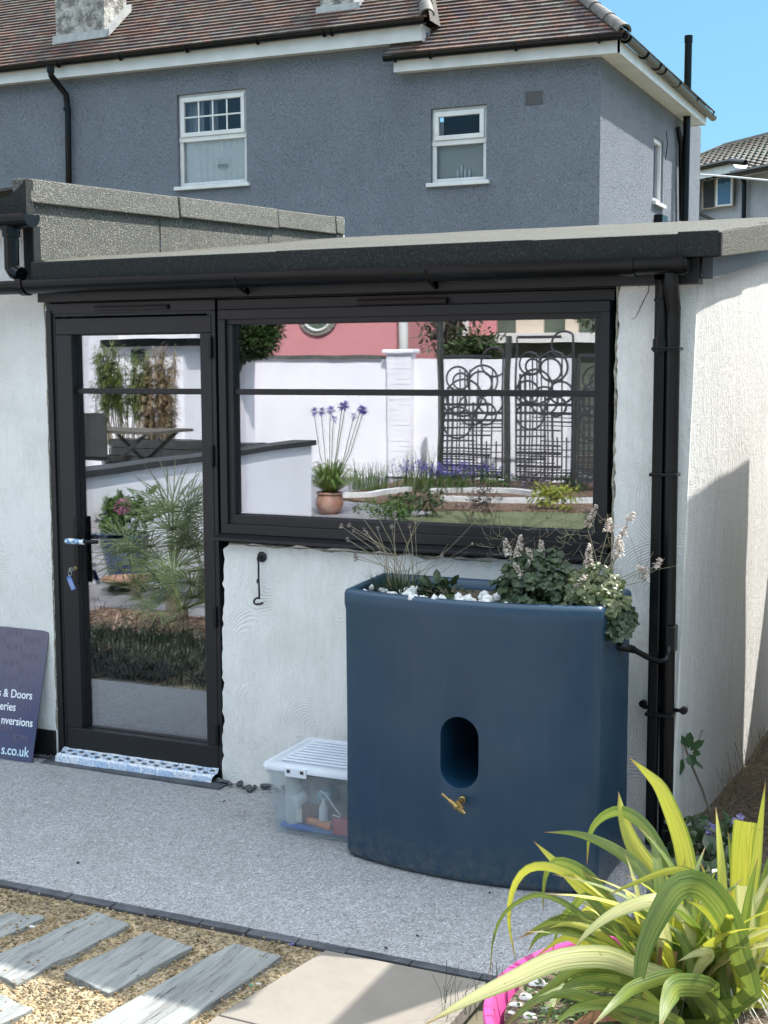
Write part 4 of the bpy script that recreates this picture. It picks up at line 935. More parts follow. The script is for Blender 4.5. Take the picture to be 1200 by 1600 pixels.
item('plastic_pot', 'white round pot lying on its side in the storage box', 'pot', MB().lathe((-2.33, -.435, .115), [(.026, 0), (.03, .01), (.03, .05)], 20, axis=V((.3, .9, .3))), M('pot_w', (.72, .72, .70), .4))
item('carton', 'white and brown carton in the storage box under the round pot', 'carton', MB().box(-2.365, -2.30, -.43, -.36, .04, .10), M('carton', (.65, .6, .55), .6), bevel=.003)
item('brown_pot', 'brown pot in the middle of the storage box', 'pot', MB().lathe((-2.27, -.41, .04), [(.026, 0), (.034, .07), (.036, .075)], 18), M('brownpot', (.17, .07, .04), .4))
item('folded_cloth', 'blue cloth along the bottom of the storage box', 'cloth', MB().box(-2.39, -2.10, -.44, -.16, .012, .034), M('bluecloth', (.02, .11, .38), .8), bevel=.008)
item('spray_bottle', 'white spray bottle standing in the middle of the storage box', 'bottle', MB().lathe((-2.205, -.435, .06), [(.012, 0), (.017, .01), (.017, .055), (.008, .075), (.008, .09)], 16), M('wbottle', (.62, .63, .64), .35))
item('orange_tube', 'orange and copper tube lying in the storage box', 'tube', MB().tube([V((-2.265, -.445, .062)), V((-2.17, -.44, .05))], [.012, .019], 14), M('orangetube', (.5, .17, .07), .4))
item('red_tin', 'red tin with a pale label at the right end of the storage box', 'tin', MB().box(-2.165, -2.095, -.445, -.39, .02, .085), M('redtin', (.42, .05, .06), .4), bevel=.004)
item('wire_hook', 'bent white wire in the storage box', 'wire', MB().tube([aY(*q, -.448) for q in ((500, 1236), (508, 1240), (520, 1258), (532, 1274), (531, 1277), (520, 1273))], .0028, 6), M('wirew', (.7, .7, .7), .4))
item('teal_sponge', 'teal sponge near the top of the storage box', 'sponge', MB().box(-2.235, -2.18, -.43, -.36, .14, .175), M('teal', (.03, .26, .30), .7), bevel=.006)
item('grey_bag', 'crumpled grey plastic bag filling the back of the storage box', 'bag', MB().blob((-2.23, -.30, .12), (.14, .10, .10), 20, 12, .8), M('bag', (.22, .23, .24), .4, (.10, .10, .11), 12))
# ================================================================== SEEDLING, VIOLETS AND GROUND PLANTS BY THE CORNER
SH = thing('shrub_seedling', 'thin stemmed seedling with glossy green leaves against the corner of the white wall', 'plant', (-.9, .3, 0))
b = MB(); q = [aY(*p, .12) for p in ((1112, 1290), (1108, 1265), (1098, 1235), (1085, 1205), (1079, 1192), (1070, 1165), (1074, 1145))]
b.tube(q, [.005, .005, .0045, .0045, .004, .003, .002], 7); b.tube([aY(1098, 1140, .12), q[4]], .0022, 6); b.build('stem', BARK, SH, smooth=True)
b = MB()
for (x0, y0), (x1, y1), W in (((1063, 1178), (1040, 1158), .045), ((1068, 1185), (1055, 1215), .038), ((1075, 1170), (1078, 1147), .04), ((1078, 1172), (1097, 1158), .034), ((1082, 1175), (1093, 1178), .03), ((1076, 1178), (1084, 1196), .045), ((1084, 1188), (1098, 1200), .015), ((1110, 1282), (1090, 1278), .03), ((1112, 1285), (1088, 1288), .03), ((1074, 1165), (1062, 1150), .03)):
    a = aY(x0, y0, .1); c_ = aY(x1, y1, .08); b.leaf(a, c_-a, V((.2, -1, .5)), (c_-a).length, W)
b.build('leaves', HELLE, SH)
VI = thing('violet', 'low dark leaved violet with lilac flowers behind the striped plant', 'plant', (-.82, -.2, 0))
b = MB(); 
for px, py in ((1100, 1330), (1120, 1350), (1085, 1320), (1140, 1330), (1110, 1380), (1080, 1370), (1150, 1360), (1070, 1300), (1090, 1345), (1130, 1305)):
    p = aZ(px, py, .12); mass(b, p, (.06, .06, .05), 26, .06, .045)
b.build('leaves', DARKLEAF, VI)
b = MB()
for px, py in ((1096, 1292), (1102, 1298), (1110, 1291), (1117, 1294), (1108, 1300), (1122, 1297), (1139, 1278), (1157, 1276), (1147, 1283), (1104, 1288)):
    p = aZ(px, py, .15)
    for i in range(7):
        a = i*2*PI/5+R.random(); b.leaf(p, V((math.cos(a), -.4, math.sin(a))), V((0, -1, .3)), .016, .012)
b.build('flowers', LILAC, VI)
b = MB()
for i in range(70):
    p = aZ(R.uniform(1085, 1200), R.uniform(1180, 1330), .0)+V((0, R.uniform(0, .5), 0)); p.x = max(p.x, -.90)
    L = R.uniform(.03, .16); b.tube([p, p+V((R.gauss(0, .03), R.gauss(0, .03), L))], .0012, 3)
tag(b.build('weeds', STRAW), 'dry weed stalks at the foot of the side wall', 'weeds', kind='stuff')
# ================================================================== PINK POT WITH STRIPED STRAP LEAF PLANTS
pc = V((-.575, -1.87, 0)); PZ = .30
PP = thing('pink_pot', 'large bright pink plastic bowl planter at the bottom right', 'plant pot', (pc.x, pc.y, 0))
MB().lathe((pc.x, pc.y, 0), [(.30, 0), (.33, .02), (.415, PZ-.04), (.425, PZ-.03), (.44, PZ-.03), (.443, PZ-.022), (.443, PZ-.003), (.44, PZ), (.424, PZ), (.420, PZ-.006), (.385, .2)], 72).build('bowl', PINKP, PP, smooth=True, auto=35)
b = MB(); vs = [(pc.x, pc.y, .278)]; n = 48
for q in (.3, .6, .85, 1):
    for i in range(n):
        a = 2*PI*i/n; x = .395*q*math.cos(a); y = .395*q*math.sin(a); vs.append((pc.x+x, pc.y+y, .272+.016*mnoise.noise(V((x*9, y*9, 3)))))
b.faces(vs, [(0, 1+i, 1+(i+1) % n) for i in range(n)]+[(1+j*n+i, 1+(j+1)*n+i, 1+(j+1)*n+(i+1) % n, 1+j*n+(i+1) % n) for j in range(3) for i in range(n)])
b.build('compost', SOIL, PP, smooth=True)
for i, (px, py, r_) in enumerate(((842, 1538, .022), (822, 1560, .020), (850, 1580, .015), (806, 1572, .016), (858, 1545, .018), (828, 1590, .02), (800, 1585, .012), (835, 1540, .016))):
    p = aZ(px, py, .27); o = MB().blob(p, (r_, r_*.85, r_*.6), 12, 8, .35).build('white_stone', PEB, None, smooth=True)
    tag(o, 'white rounded stone on the compost inside the left rim of the pink pot', 'stone', 'white stones in the pink pot')
b = MB()
for i in range(1500):
    a = R.uniform(1.6, 4.6); q = R.uniform(.05, .37); p = V((pc.x+q*math.cos(a), pc.y+q*math.sin(a), .278+R.random()*.025)); b.leaf(p, V((R.gauss(0, 1), R.gauss(0, 1), .7)), V((0, 0, 1)), .014, .010)
tag(b.build('stonecrop', GRASS), 'low bright green stonecrop covering the compost in the pink pot', 'ground cover', kind='stuff')
def smooth_pts(P_, n):
    """Catmull-Rom through points"""
    P_ = [V(p) for p in P_]; P_ = [P_[0]*2-P_[1]]+P_+[P_[-1]*2-P_[-2]]; out = []; segs = len(P_)-3
    for i in range(n+1):
        t = i/n*segs; k_ = min(int(t), segs-1); t -= k_; a, b_, c_, d = P_[k_:k_+4]
        out.append(.5*((2*b_)+(c_-a)*t+(2*a-5*b_+4*c_-d)*t*t+(3*b_-a-3*c_+d)*t**3))
    return out
def strap(mb, pix, k0, k1, W, blunt=False, n=22, turn=0., fold=.18, base=None, bw=.5):
    """leaf from base to tip through photo points; depth runs k0 (base) to k1 (tip)"""
    m_ = len(pix); P_ = [aD(x, y, k0+(k1-k0)*i/(m_-1)) for i, (x, y) in enumerate(pix)]
    if base is not None: P_ = [V(base)]+P_
    pts = smooth_pts(P_, n); wd = []
    for i in range(n+1):
        t = i/n; w_ = bw+(1-bw)*min(1, t/.35); w_ *= (1 if blunt else (1-max(0, (t-.45)/.55)**1.8)); wd.append(max(.0006, W*w_))
    Q = []
    for i, p in enumerate(pts):
        t = (pts[min(i+1, n)]-pts[max(i-1, 0)]).normalized(); view = (p-C0).normalized(); Q.append(t.cross(view))
    sd = sum(Q, V((0, 0, 0)))
    # per-point side facing the eye a little rolled
    vs = []; uv = []; prev = None
    for i, p in enumerate(pts):
        t = (pts[min(i+1, n)]-pts[max(i-1, 0)]).normalized(); s0 = Q[i].normalized() if Q[i].length > 1e-4 else prev
        if prev is not None and s0.dot(prev) < 0: s0 = -s0
        prev = s0; nn = s0.cross(t).normalized(); a = turn*(.4+.6*i/n); s1 = s0*math.cos(a)+nn*math.sin(a); n1 = nn*math.cos(a)-s0*math.sin(a); hw = wd[i]/2
        for k_, q in enumerate((-1, -.5, 0, .5, 1)):
            vs.append(p+s1*(q*hw)+n1*(abs(q)*hw*fold)); uv.append((k_/4, i/n*(.78 if blunt else 1)))
    mb.faces(vs, [(i*5+k_, i*5+k_+1, (i+1)*5+k_+1, (i+1)*5+k_) for i in range(n) for k_ in range(4)], 0, uv)
PX = 1/2082.5
L_ = []     # (material, base->tip pixels, depth base, depth tip, width px, opts)
bs = V((-.62, -1.80, .25))
def c4(*q): return [(650+x/2.182, 1150+y/2.182) for x, y in q]
Y_, G_, P__ = 'y', 'g', 'p'
leaves = [
 (Y_, c4((935, 640), (935, 540), (925, 460), (900, 340), (840, 190), (790, 130), (725, 72)), 3.2, 3.35, 42, .3),
 (Y_, c4((900, 640), (860, 540), (800, 455), (740, 365), (705, 270), (690, 188)), 3.25, 3.4, 44, -.3),
 (G_, c4((930, 600), (860, 440), (790, 320), (730, 268), (680, 257), (625, 285), (592, 340), (583, 440)), 3.2, 3.55, 26, .2),
 (G_, c4((900, 640), (800, 500), (740, 430), (640, 365), (540, 332), (437, 328)), 3.15, 3.45, 26, -.2),
 (Y_, c4((830, 760), (740, 690), (650, 600), (560, 515), (470, 425), (400, 358)), 3.1, 3.4, 34, .25),
 (Y_, c4((850, 720), (740, 650), (640, 560), (520, 470), (430, 443), (365, 465), (325, 540), (318, 650), (345, 780)), 3.1, 3.35, 20, .1),
 (G_, c4((860, 760), (720, 690), (620, 655), (540, 590), (450, 545), (380, 550), (300, 605), (262, 700), (253, 830)), 3.05, 3.2, 12, .1),
 (P__, c4((940, 700), (900, 600), (820, 560), (700, 590), (600, 655), (530, 735)), 3.0, 2.9, 30, -.5),
 (G_, c4((1130, 900), (1110, 760), (1060, 610), (980, 515), (900, 512), (840, 590), (780, 720), (758, 850), (752, 980)), 2.95, 2.75, 50, .2),
 (Y_, c4((1120, 780), (1075, 650), (1015, 540), (940, 470), (860, 460), (750, 500), (640, 548)), 3.1, 3.0, 20, .15),
 (P__, c4((900, 850), (750, 790), (640, 752), (480, 765), (330, 830), (180, 900), (20, 990)), 2.95, 2.6, 40, -.1),
 (Y_, c4((1140, 980), (1130, 760), (1140, 560), (1160, 430), (1175, 290), (1192, 150)), 3.15, 3.25, 26, .2),
 (G_, c4((1140, 800), (1105, 600), (1080, 440), (1063, 325)), 3.3, 3.35, 22, .2),
 (G_, c4((900, 820), (760, 850), (690, 900), (600, 990)), 2.85, 2.6, 24, .2),
 (G_, c4((1010, 870), (900, 850), (860, 900), (830, 1000)), 2.85, 2.6, 40, .2),
 (G_, c4((940, 900), (1000, 930), (1060, 940), (1000, 560), ) [:0] or c4((1090, 950), (1060, 900), (1040, 820), (1025, 690), (1030, 640)), 3.0, 3.05, 22, .3),
 (G_, c4((760, 690), (690, 640), (600, 625), (480, 630), (350, 690)), 3.15, 3.3, 38, .35),
 (G_, c4((760, 700), (690, 600), (600, 490), (530, 440), (470, 432), (440, 490), (432, 600)), 3.15, 3.4, 24, .5),
 (G_, c4((440, 1000), (470, 900), (510, 850), (560, 815), (640, 800)) [::-1], 3.0, 2.75, 26, .4),
 (G_, c4((760, 780), (600, 560), (540, 580), (490, 640), (462, 750)), 3.05, 3.2, 18, .4),
 (Y_, c4((1000, 760), (900, 600), (850, 540), (820, 470), (800, 400)), 3.2, 3.35, 26, .4),
 (Y_, c4((950, 800), (880, 690), (840, 600), (790, 500)), 3.2, 3.3, 30, -.4),
 (Y_, c4((900, 800), (820, 720), (730, 640), (600, 590), (560, 600)), 3.1, 3.2, 20, .3),
 (G_, c4((900, 900), (800, 850), (700, 800), (560, 790), (450, 860), (300, 980)), 3.0, 2.8, 26, .1),
 (G_, c4((820, 900), (700, 860), (560, 850), (420, 900), (290, 1000)), 2.95, 2.7, 22, -.3),
 (G_, c4((1170, 950), (1165, 760), (1172, 600), (1190, 470), (1215, 380)), 3.2, 3.25, 24, .2),
 (Y_, c4((1190, 900), (1190, 700), (1200, 560), (1230, 430)), 3.1, 3.15, 26, .2),
 (Y_, c4((1000, 900), (1020, 800), (960, 690), (900, 600)), 3.1, 3.2, 22, .5),
 (G_, c4((1090, 880), (1060, 780), (1030, 700), (960, 640), (900, 620)), 3.1, 3.2, 22, .5),
 (P__, c4((960, 800), (1000, 745), (960, 740), (890, 770)), 2.95, 2.85, 22, .4),
 (P__, c4((780, 990), (775, 850), (772, 720), (785, 620)), 2.95, 3.0, 30, .1),
 (G_, c4((1060, 990), (1000, 900), (950, 850), (880, 800)), 2.9, 2.8, 26, .3),
 (G_, c4((860, 960), (740, 860), (620, 830), (520, 850), (470, 930)), 2.9, 2.75, 26, .3),
 (Y_, c4((840, 880), (740, 780), (640, 720), (560, 700), (500, 690), (400, 760)), 3.0, 3.0, 24, .3),
 (G_, c4((800, 860), (700, 770), (600, 700), (500, 660), (420, 680), (380, 740)), 3.1, 3.1, 22, .2),
 (G_, c4((900, 980), (780, 930), (660, 910), (540, 930), (460, 1000)), 2.8, 2.65, 26, .3),
 (Y_, c4((880, 860), (790, 800), (700, 740), (620, 670), (520, 640), (440, 660)), 3.05, 3.1, 22, -.3),
 (G_, c4((960, 960), (900, 800), (860, 700), (800, 620), (740, 600)), 3.0, 3.05, 30, .3),
 (G_, c4((1000, 980), (960, 860), (940, 760), (900, 680), (850, 640)), 2.95, 3.0, 28, -.3),
 (Y_, c4((1100, 900), (1085, 760), (1040, 660), (980, 590), (920, 560)), 3.0, 3.0, 22, .2),
 (G_, c4((820, 990), (720, 960), (600, 900), (480, 880), (380, 930)), 2.8, 2.7, 24, .2),
]
PH1 = thing('striped_flax', 'yellow and green striped strap leaf plant arching over the left of the pink pot', 'plant', (bs.x, bs.y, .25))
mats = {'y': PHOR, 'g': PHORG, 'p': PHORP}
right_base = V((-.50, -1.70, .25)); MBS = {}
PH2 = thing('striped_flax', 'upright yellow striped clump with cut leaf ends at the right of the pink pot', 'plant', (right_base.x, right_base.y, .25))
for i, (mt, pix, k0, k1, W, tn) in enumerate(leaves):
    right = pix[-1][0] > 1120 or (i in (25, 26))
    bb_ = (right_base if right else bs)+V((R.uniform(-.05, .05), R.uniform(-.05, .05), 0))
    m_ = MB(); strap(m_, pix, k0, k1, W*2.45*PX, turn=tn, base=bb_)
    m_.build('leaf', mats[mt], PH2 if right else PH1, smooth=True)
# cut blunt leaves
for pix, k_, W, mt in ((c4((1120, 900), (1112, 700), (1110, 510), (1115, 380), (1122, 292)), 3.3, 36, Y_), (c4((1130, 900), (1132, 760), (1125, 640), (1120, 512)), 3.05, 30, P__)):
    m_ = MB(); strap(m_, pix, k_, k_, W*k_*PX, blunt=True, base=right_base, turn=.1); m_.build('cut_leaf', mats[mt], PH2, smooth=True)
m_ = MB(); strap(m_, c4((830, 990), (838, 900), (850, 800), (858, 728)), 3.0, 3.0, 30*3*PX, blunt=True, base=bs, turn=.3); m_.build('dead_leaf', DEAD, PH1, smooth=True)
m_ = MB(); strap(m_, c4((690, 950), (600, 960), (520, 995)), 2.8, 2.75, 20*2.8*PX, base=bs, turn=.2); m_.build('dead_leaf', DEAD, PH1, smooth=True)
# many inner leaves, radial
rr_ = random.Random(12)
for T_, b0, n in ((PH1, bs, 28), (PH2, right_base, 34)):
    for i in range(n):
        a = rr_.uniform(0, 2*PI); L = rr_.uniform(.22, .44 if T_ is PH1 else .46); lean = rr_.uniform(.08, .5); d = V((math.cos(a), math.sin(a), 0)); p0 = b0+d*rr_.uniform(0, .05)
        if T_ is PH1: d = (d+V((-.3, .1, 0))).normalized()
        pts = []
        for k_ in range(13):
            t = k_/12; pts.append(p0+d*L*(lean*t+lean*1.0*t**3)+V((0, 0, L*(t-.5*lean*t**3))))
        wv = rr_.uniform(.022, .042); wd = [max(.0008, wv*(.6+.4*min(1, t_/4))*(1-max(0, (t_-6)/6)**2)) for t_ in range(13)]
        MB().ribbon(pts, wd, fold=.25, side=d.cross(V((0, 0, 1)))+V((rr_.gauss(0, .3), rr_.gauss(0, .3), 0))).build('leaf', rr_.choice([PHOR, PHORG, PHORG, PHOR, PHORP]), T_, smooth=True)
# pale sedge
b = MB(); cb_ = V((-.56, -1.62, .25))
for i in range(170):
    a = R.random()*2*PI; L = R.uniform(.12, .26); d = V((math.cos(a), math.sin(a), 0)); z0 = R.uniform(.5, 1)
    b.ribbon([cb_, cb_+d*L*.3+V((0, 0, L*.5*z0)), cb_+d*L*.7+V((0, 0, L*.45*z0)), cb_+d*L+V((0, 0, L*.1))], [.003, .003, .0025, .0006], fold=.1)
o = b.build('sedge_blades', leafmat('pale_sedge', (.42, .46, .34), (.6, .62, .52), .3), None); o.name = 'pale_sedge'; tag(o, 'pale cream and green sedge tuft between the striped strap leaves', 'grass plant')
b = MB()
for i in range(26):
    p = aZ(R.uniform(690, 780), R.uniform(1560, 1600), 0.0); L = R.uniform(.05, .14); b.tube([p, p+V((R.gauss(0, .01), 0, L*.6)), p+V((R.gauss(0, .025), 0, L))], .0008, 3)
tag(b.build('weed_blades', DKGRASS), 'thin dark grass blades growing beside the pink pot', 'weeds', kind='stuff')
b = MB(); rg = random.Random(31)
for i in range(240):
    x = rg.uniform(-4.1, -1.1); y = -abs(rg.gauss(0, .35)); 
    if y < -1.2: continue
    b.leaf(V((x, y, .003)), V((rg.gauss(0, 1), rg.gauss(0, 1), .1)), V((0, 0, 1)), rg.uniform(.004, .016), rg.uniform(.002, .005))
tag(b.build('path_debris', DEAD), 'tiny dry leaf scraps and grit scattered over the resin path', 'debris', kind='stuff')
# ================================================================== GREY HOUSE
HY = 11.5; HX = aY(938, 200, HY).x          # front plane and right corner
HB = 17.6
HS = thing('grey_house', 'grey roughcast two storey house with clay tiled hipped roof behind the garden room', 'house', (-8, HY, 0))
def wall_holes(b, P0, ux, L, z0, z1, holes, depth, nrm_):
    """vertical wall with rectangular openings and reveals; holes (u0,u1,z0,z1)"""
    us = sorted({0, L, *[h[0] for h in holes], *[h[1] for h in holes]}); zs = sorted({z0, z1, *[h[2] for h in holes], *[h[3] for h in holes]})
    P = lambda u, z, d=0: P0+ux*u+V((0, 0, z))-nrm_*d
    for i in range(len(us)-1):
        for j in range(len(zs)-1):
            um = (us[i]+us[i+1])/2; zm = (zs[j]+zs[j+1])/2
            if any(h[0] < um < h[1] and h[2] < zm < h[3] for h in holes): continue
            b.face([P(us[i], zs[j]), P(us[i+1], zs[j]), P(us[i+1], zs[j+1]), P(us[i], zs[j+1])])
    for h in holes:
        c = [(h[0], h[2]), (h[1], h[2]), (h[1], h[3]), (h[0], h[3])]
        for k_ in range(4):
            a, d = c[k_], c[(k_+1) % 4]; b.face([P(*a), P(*d), P(*d, depth), P(*a, depth)])
def hwin(x0y0, x1y1):
    a = aY(*x0y0, HY); c = aY(*x1y1, HY); return a.x, c.x, c.z, a.z
w1 = (aY(276, 147, HY).x, aY(384, 141, HY).x, (aY(277, 290, HY).z+aY(385, 288, HY).z)/2, (aY(274, 147, HY).z+aY(381, 140, HY).z)/2)
w2 = (aY(673, 170, HY).x, aY(760, 165, HY).x, (aY(672, 286, HY).z+aY(761, 282, HY).z)/2, (aY(673, 169, HY).z+aY(760, 164, HY).z)/2)
X0 = -20.
b = MB(); wall_holes(b, V((X0, HY, 0)), V((1, 0, 0)), HX-X0, -.1, 5.66, [(w[0]-X0, w[1]-X0, w[2], w[3]) for w in (w1, w2)], .12, V((0, -1, 0)))
b.prism([V((X0, HY, 5.66)), V((-6.72, HY, 5.66)), V((-6.72, HY, 6.0)), V((X0, HY, 6.25))], (0, .1, 0)); b.build('front_wall', DASH, HS)
ws = (aX(1022, 211, HX).y, aX(1037, 215, HX).y, aX(1023, 315, HX).z, aX(1022, 212, HX).z)
b = MB(); wall_holes(b, V((HX, HY, 0)), V((0, 1, 0)), HB-HY, -.1, 5.6, [(ws[0]-HY, ws[1]-HY, ws[2], ws[3])], .12, V((1, 0, 0)))
b.box(X0, HX-.13, HB-.2, HB, -.1, 6); b.box(X0, X0+.2, HY+.13, HB, -.1, 6); b.build('side_wall', DASH, HS)
def house_window(w_, top_h, bars, name, panes):
    x0, x1, z0, z1 = w_; Yf = HY+.05
    b = MB(); zt = z1-top_h
    frame(b, x0+.002, x1-.002, z0, z1, .055, Yf, Yf+.06); b.box(x0, x1, Yf-.012, Yf+.05, zt-.045, zt+.02); b.box(x0-.05, x1+.05, HY-.05, HY+.06, z0-.05, z0+.0)
    f_ = b.build('window', WHT, HS, bevel=.006)
    b = MB(); frame(b, x0+.04, x1-.04, zt+.02, z1-.045, .06, Yf-.03, Yf+.03); b.build('top_sash', WHT, f_, bevel=.006)
    MB().box(x0+.05, x1-.05, Yf+.03, Yf+.036, z0+.05, zt-.04).build('pane', HGLASS, f_)
    MB().box(x0+.09, x1-.09, Yf, Yf+.006, zt+.07, z1-.1).build('pane', HGLASS, f_)
    if bars:
        b = MB(); ux0, ux1, uz0, uz1 = x0+.10, x1-.10, zt+.08, z1-.105
        for i in range(1, bars[0]): x = ux0+(ux1-ux0)*i/bars[0]; b.box(x-.011, x+.011, Yf-.012, Yf-.001, uz0, uz1)
        for i in range(1, bars[1]): z = uz0+(uz1-uz0)*i/bars[1]; b.box(ux0, ux1, Yf-.0135, Yf-.001, z-.011, z+.011)
        b.build('glazing_bars', WHT, f_)
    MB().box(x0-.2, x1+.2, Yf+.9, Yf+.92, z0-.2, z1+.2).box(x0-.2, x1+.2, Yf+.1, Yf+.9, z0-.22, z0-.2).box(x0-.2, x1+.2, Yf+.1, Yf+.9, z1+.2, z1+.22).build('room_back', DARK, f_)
    return f_, zt
def curtain(x0, x1, z0, z1, y, par, mat=CURT, amp=.012, n=60, fr=11):
    b = MB(); vs = []
    for i in range(n+1):
        x = x0+(x1-x0)*i/n; yy = y+amp*math.sin(i/n*fr*2*PI)+amp*.6*math.sin(i/n*fr*4.7); vs += [(x, yy, z0), (x, yy, z1)]
    b.faces(vs, [(2*i, 2*i+2, 2*i+3, 2*i+1) for i in range(n)]); return b.build('curtain', mat, par, smooth=True)
f1, zt = house_window(w1, .60, (4, 2), 'window', 8)
curtain(w1[0]+.03, w1[1]-.03, w1[2]+.04, zt, HY+.115, f1)
curtain(w1[0]+.03, w1[0]+.33, zt, w1[3], HY+.18, f1, M('grey_curtain', (.30, .32, .36), .9)); curtain(w1[0]+.42, w1[0]+.56, zt, w1[3], HY+.18, f1, M('grey_curtain2', (.34, .36, .40), .9), fr=5)
a = aY(349, 258, HY+.09); MB().box(a.x-.09, a.x+.09, a.y-.002, a.y, a.z-.04, a.z+.10).build('notice', WHT, f1)
b = MB()
for i in range(4):
    for j in range(8):
        if R.random() < .75: b.box(a.x-.085+j*.021, a.x-.07+j*.021, a.y-.004, a.y-.0025, a.z-.032+i*.012, a.z-.026+i*.012)
b.build('notice_print', DARK, f1)
f2, zt = house_window(w2, .42, None, 'window', 2)
MB().box(w2[0]+.03, w2[1]-.03, HY+.14, HY+.15, w2[2]+.04, zt).build('blind', M('cream_blind', (.40, .39, .36), .8), f2)
b = MB()
for dx in (0, .05, .1, .16): b.lathe((w2[0]+.33+dx, HY+.125, w2[2]+.06), [(.02, 0), (.022, .08+.05*(dx == .05)), (.012, .12+.06*(dx == .05))], 10)
b.build('bottles_on_sill', WHT, f2, smooth=True)
# side window
b = MB(); y0, y1, z0, z1 = ws
b.box(HX-.10, HX-.03, y0, y0+.06, z0, z1).box(HX-.10, HX-.03, y1-.06, y1, z0, z1).box(HX-.10, HX-.03, y0+.06, y1-.06, z1-.06, z1).box(HX-.10, HX-.03, y0+.06, y1-.06, z0, z0+.06).box(HX-.08, HX+.05, y0-.04, y1+.04, z0-.05, z0-.001)
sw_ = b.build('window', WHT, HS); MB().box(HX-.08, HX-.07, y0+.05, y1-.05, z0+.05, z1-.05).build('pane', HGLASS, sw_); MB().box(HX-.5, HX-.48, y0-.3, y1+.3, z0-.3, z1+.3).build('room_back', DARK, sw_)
# vent brick
a = aY(821, 144, HY); c = aY(848, 162, HY); b = MB()
for i in range(6):
    z = c.z+(a.z-c.z)*i/6; b.box(a.x, c.x, HY-.012, HY-.001, z, z+.011)
for i in range(10):
    x = a.x+(c.x-a.x)*i/9.2; b.box(x, x+.009, HY-.012, HY-.0015, c.z, a.z)
vb_ = b.build('air_vent', M('vent_grey', (.16, .165, .17), .7), HS); MB().box(a.x, c.x, HY-.003, HY-.001, c.z, a.z).build('vent_gap', DARK, vb_)
# fascias and gutters
EY = 11.34
def board(px_l, px_r, py_lt, py_lb, py_rt, py_rb, Y, name, th=.025, mat=WHT):
    a, b_, c, d = aY(px_l, py_lb, Y), aY(px_r, py_rb, Y), aY(px_r, py_rt, Y), aY(px_l, py_lt, Y)
    return MB().prism([a, b_, c, d], (0, th, 0)), (a, b_, c, d)
xl0 = aY(-260, 140, EY).x
z_at = lambda px, py, Y: aY(px, py, Y).z
za_t, zb_t = z_at(100, 101, EY), z_at(600, 43, EY); za_b, zb_b = z_at(100, 121, EY), z_at(600, 69, EY)
xa, xb = aY(100, 110, EY).x, aY(600, 55, EY).x
lin = lambda x, x0, y0, x1, y1: y0+(y1-y0)*(x-x0)/(x1-x0)
FT = lambda x: lin(x, xa, za_t, xb, zb_t); FB = lambda x: lin(x, xa, za_b, xb, zb_b)
xe1 = aY(656, 50, EY).x
MB().prism([V((-20, EY, FB(-20))), V((xe1, EY, FB(xe1))), V((xe1, EY, FT(xe1))), V((-20, EY, FT(-20)))], (0, .025, 0)).box(xe1, xe1+.02, EY, EY+.35, FB(xe1), FT(xe1)).build('fascia', WHT, HS)
MB().prism([V((-20, EY+.026, FB(-20)+.01)), V((xe1, EY+.026, FB(xe1)+.01)), V((xe1, HY+.02, FB(xe1)+.01)), V((-20, HY+.02, FB(-20)+.01))], (0, 0, .02)).build('soffit', WHT, HS)
def gut(p0, p1, r, par=HS, name='gutter'):
    p0, p1 = V(p0), V(p1)
    prof = [(r*math.cos(a), -r*math.sin(a)) for a in [PI*i/10 for i in range(11)]]+[(-r*.9, 0)]+[(r*.9*math.cos(a), -r*.9*math.sin(a)) for a in [PI-PI*i/10 for i in range(11)]]
    b = MB().sweep(prof, [p0, (p0+p1)/2, p1], closed=True, cap=True); return b.build(name, BLK, par, smooth=True, auto=40)
gr_ = .06
g1 = gut((-20, EY-gr_, FT(-20)+.03), (xe1+.1, EY-gr_, FT(xe1)+.03), gr_)
for px in (95, 192, 296, 406, 510, 522):
    x = aY(px, 90, EY).x; b = MB(); n = 8; b.tube([V((x, EY-gr_-math.cos(a)*(gr_+.01), FT(x)+.03-math.sin(a)*(gr_+.012))) for a in [PI*i/n for i in range(n+1)]], .012, 6); b.build('gutter_bracket', BLK, g1)
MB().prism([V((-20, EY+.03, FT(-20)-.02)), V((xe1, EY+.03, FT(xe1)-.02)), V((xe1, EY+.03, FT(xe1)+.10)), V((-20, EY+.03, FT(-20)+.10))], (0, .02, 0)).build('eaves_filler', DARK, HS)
# second (right hand) eaves, lower
xc, xd = aY(615, 105, EY).x, aY(968, 70, EY).x
zc_t, zd_t, zc_b, zd_b = z_at(615, 94, EY), z_at(968, 61, EY), z_at(615, 113, EY), z_at(968, 82, EY)
GT = lambda x: lin(x, xc, zc_t, xd, zd_t); GB = lambda x: lin(x, xc, zc_b, xd, zd_b)
XE = xd
MB().prism([V((xc, EY, GB(xc))), V((XE, EY, GB(XE))), V((XE, EY, GT(XE))), V((xc, EY, GT(xc)))], (0, .025, 0)).build('fascia', WHT, HS)
MB().prism([V((xc, EY+.026, GB(xc)+.008)), V((XE-.03, EY+.026, GB(XE)+.008)), V((XE-.03, HY+.05, GB(XE)+.008)), V((xc, HY+.05, GB(xc)+.008))], (0, 0, .02)).build('soffit', WHT, HS)
g2 = gut((aY(603, 90, EY).x, EY-gr_, GT(xc)+.035), (XE+.06, EY-gr_, GT(XE)+.035), gr_)
for px in (620, 675, 808, 937):
    x = aY(px, 90, EY).x; n = 8; MB().tube([V((x, EY-gr_-math.cos(a)*(gr_+.01), GT(x)+.035-math.sin(a)*(gr_+.012))) for a in [PI*i/n for i in range(n+1)]], .012, 6).build('gutter_bracket', BLK, g2)
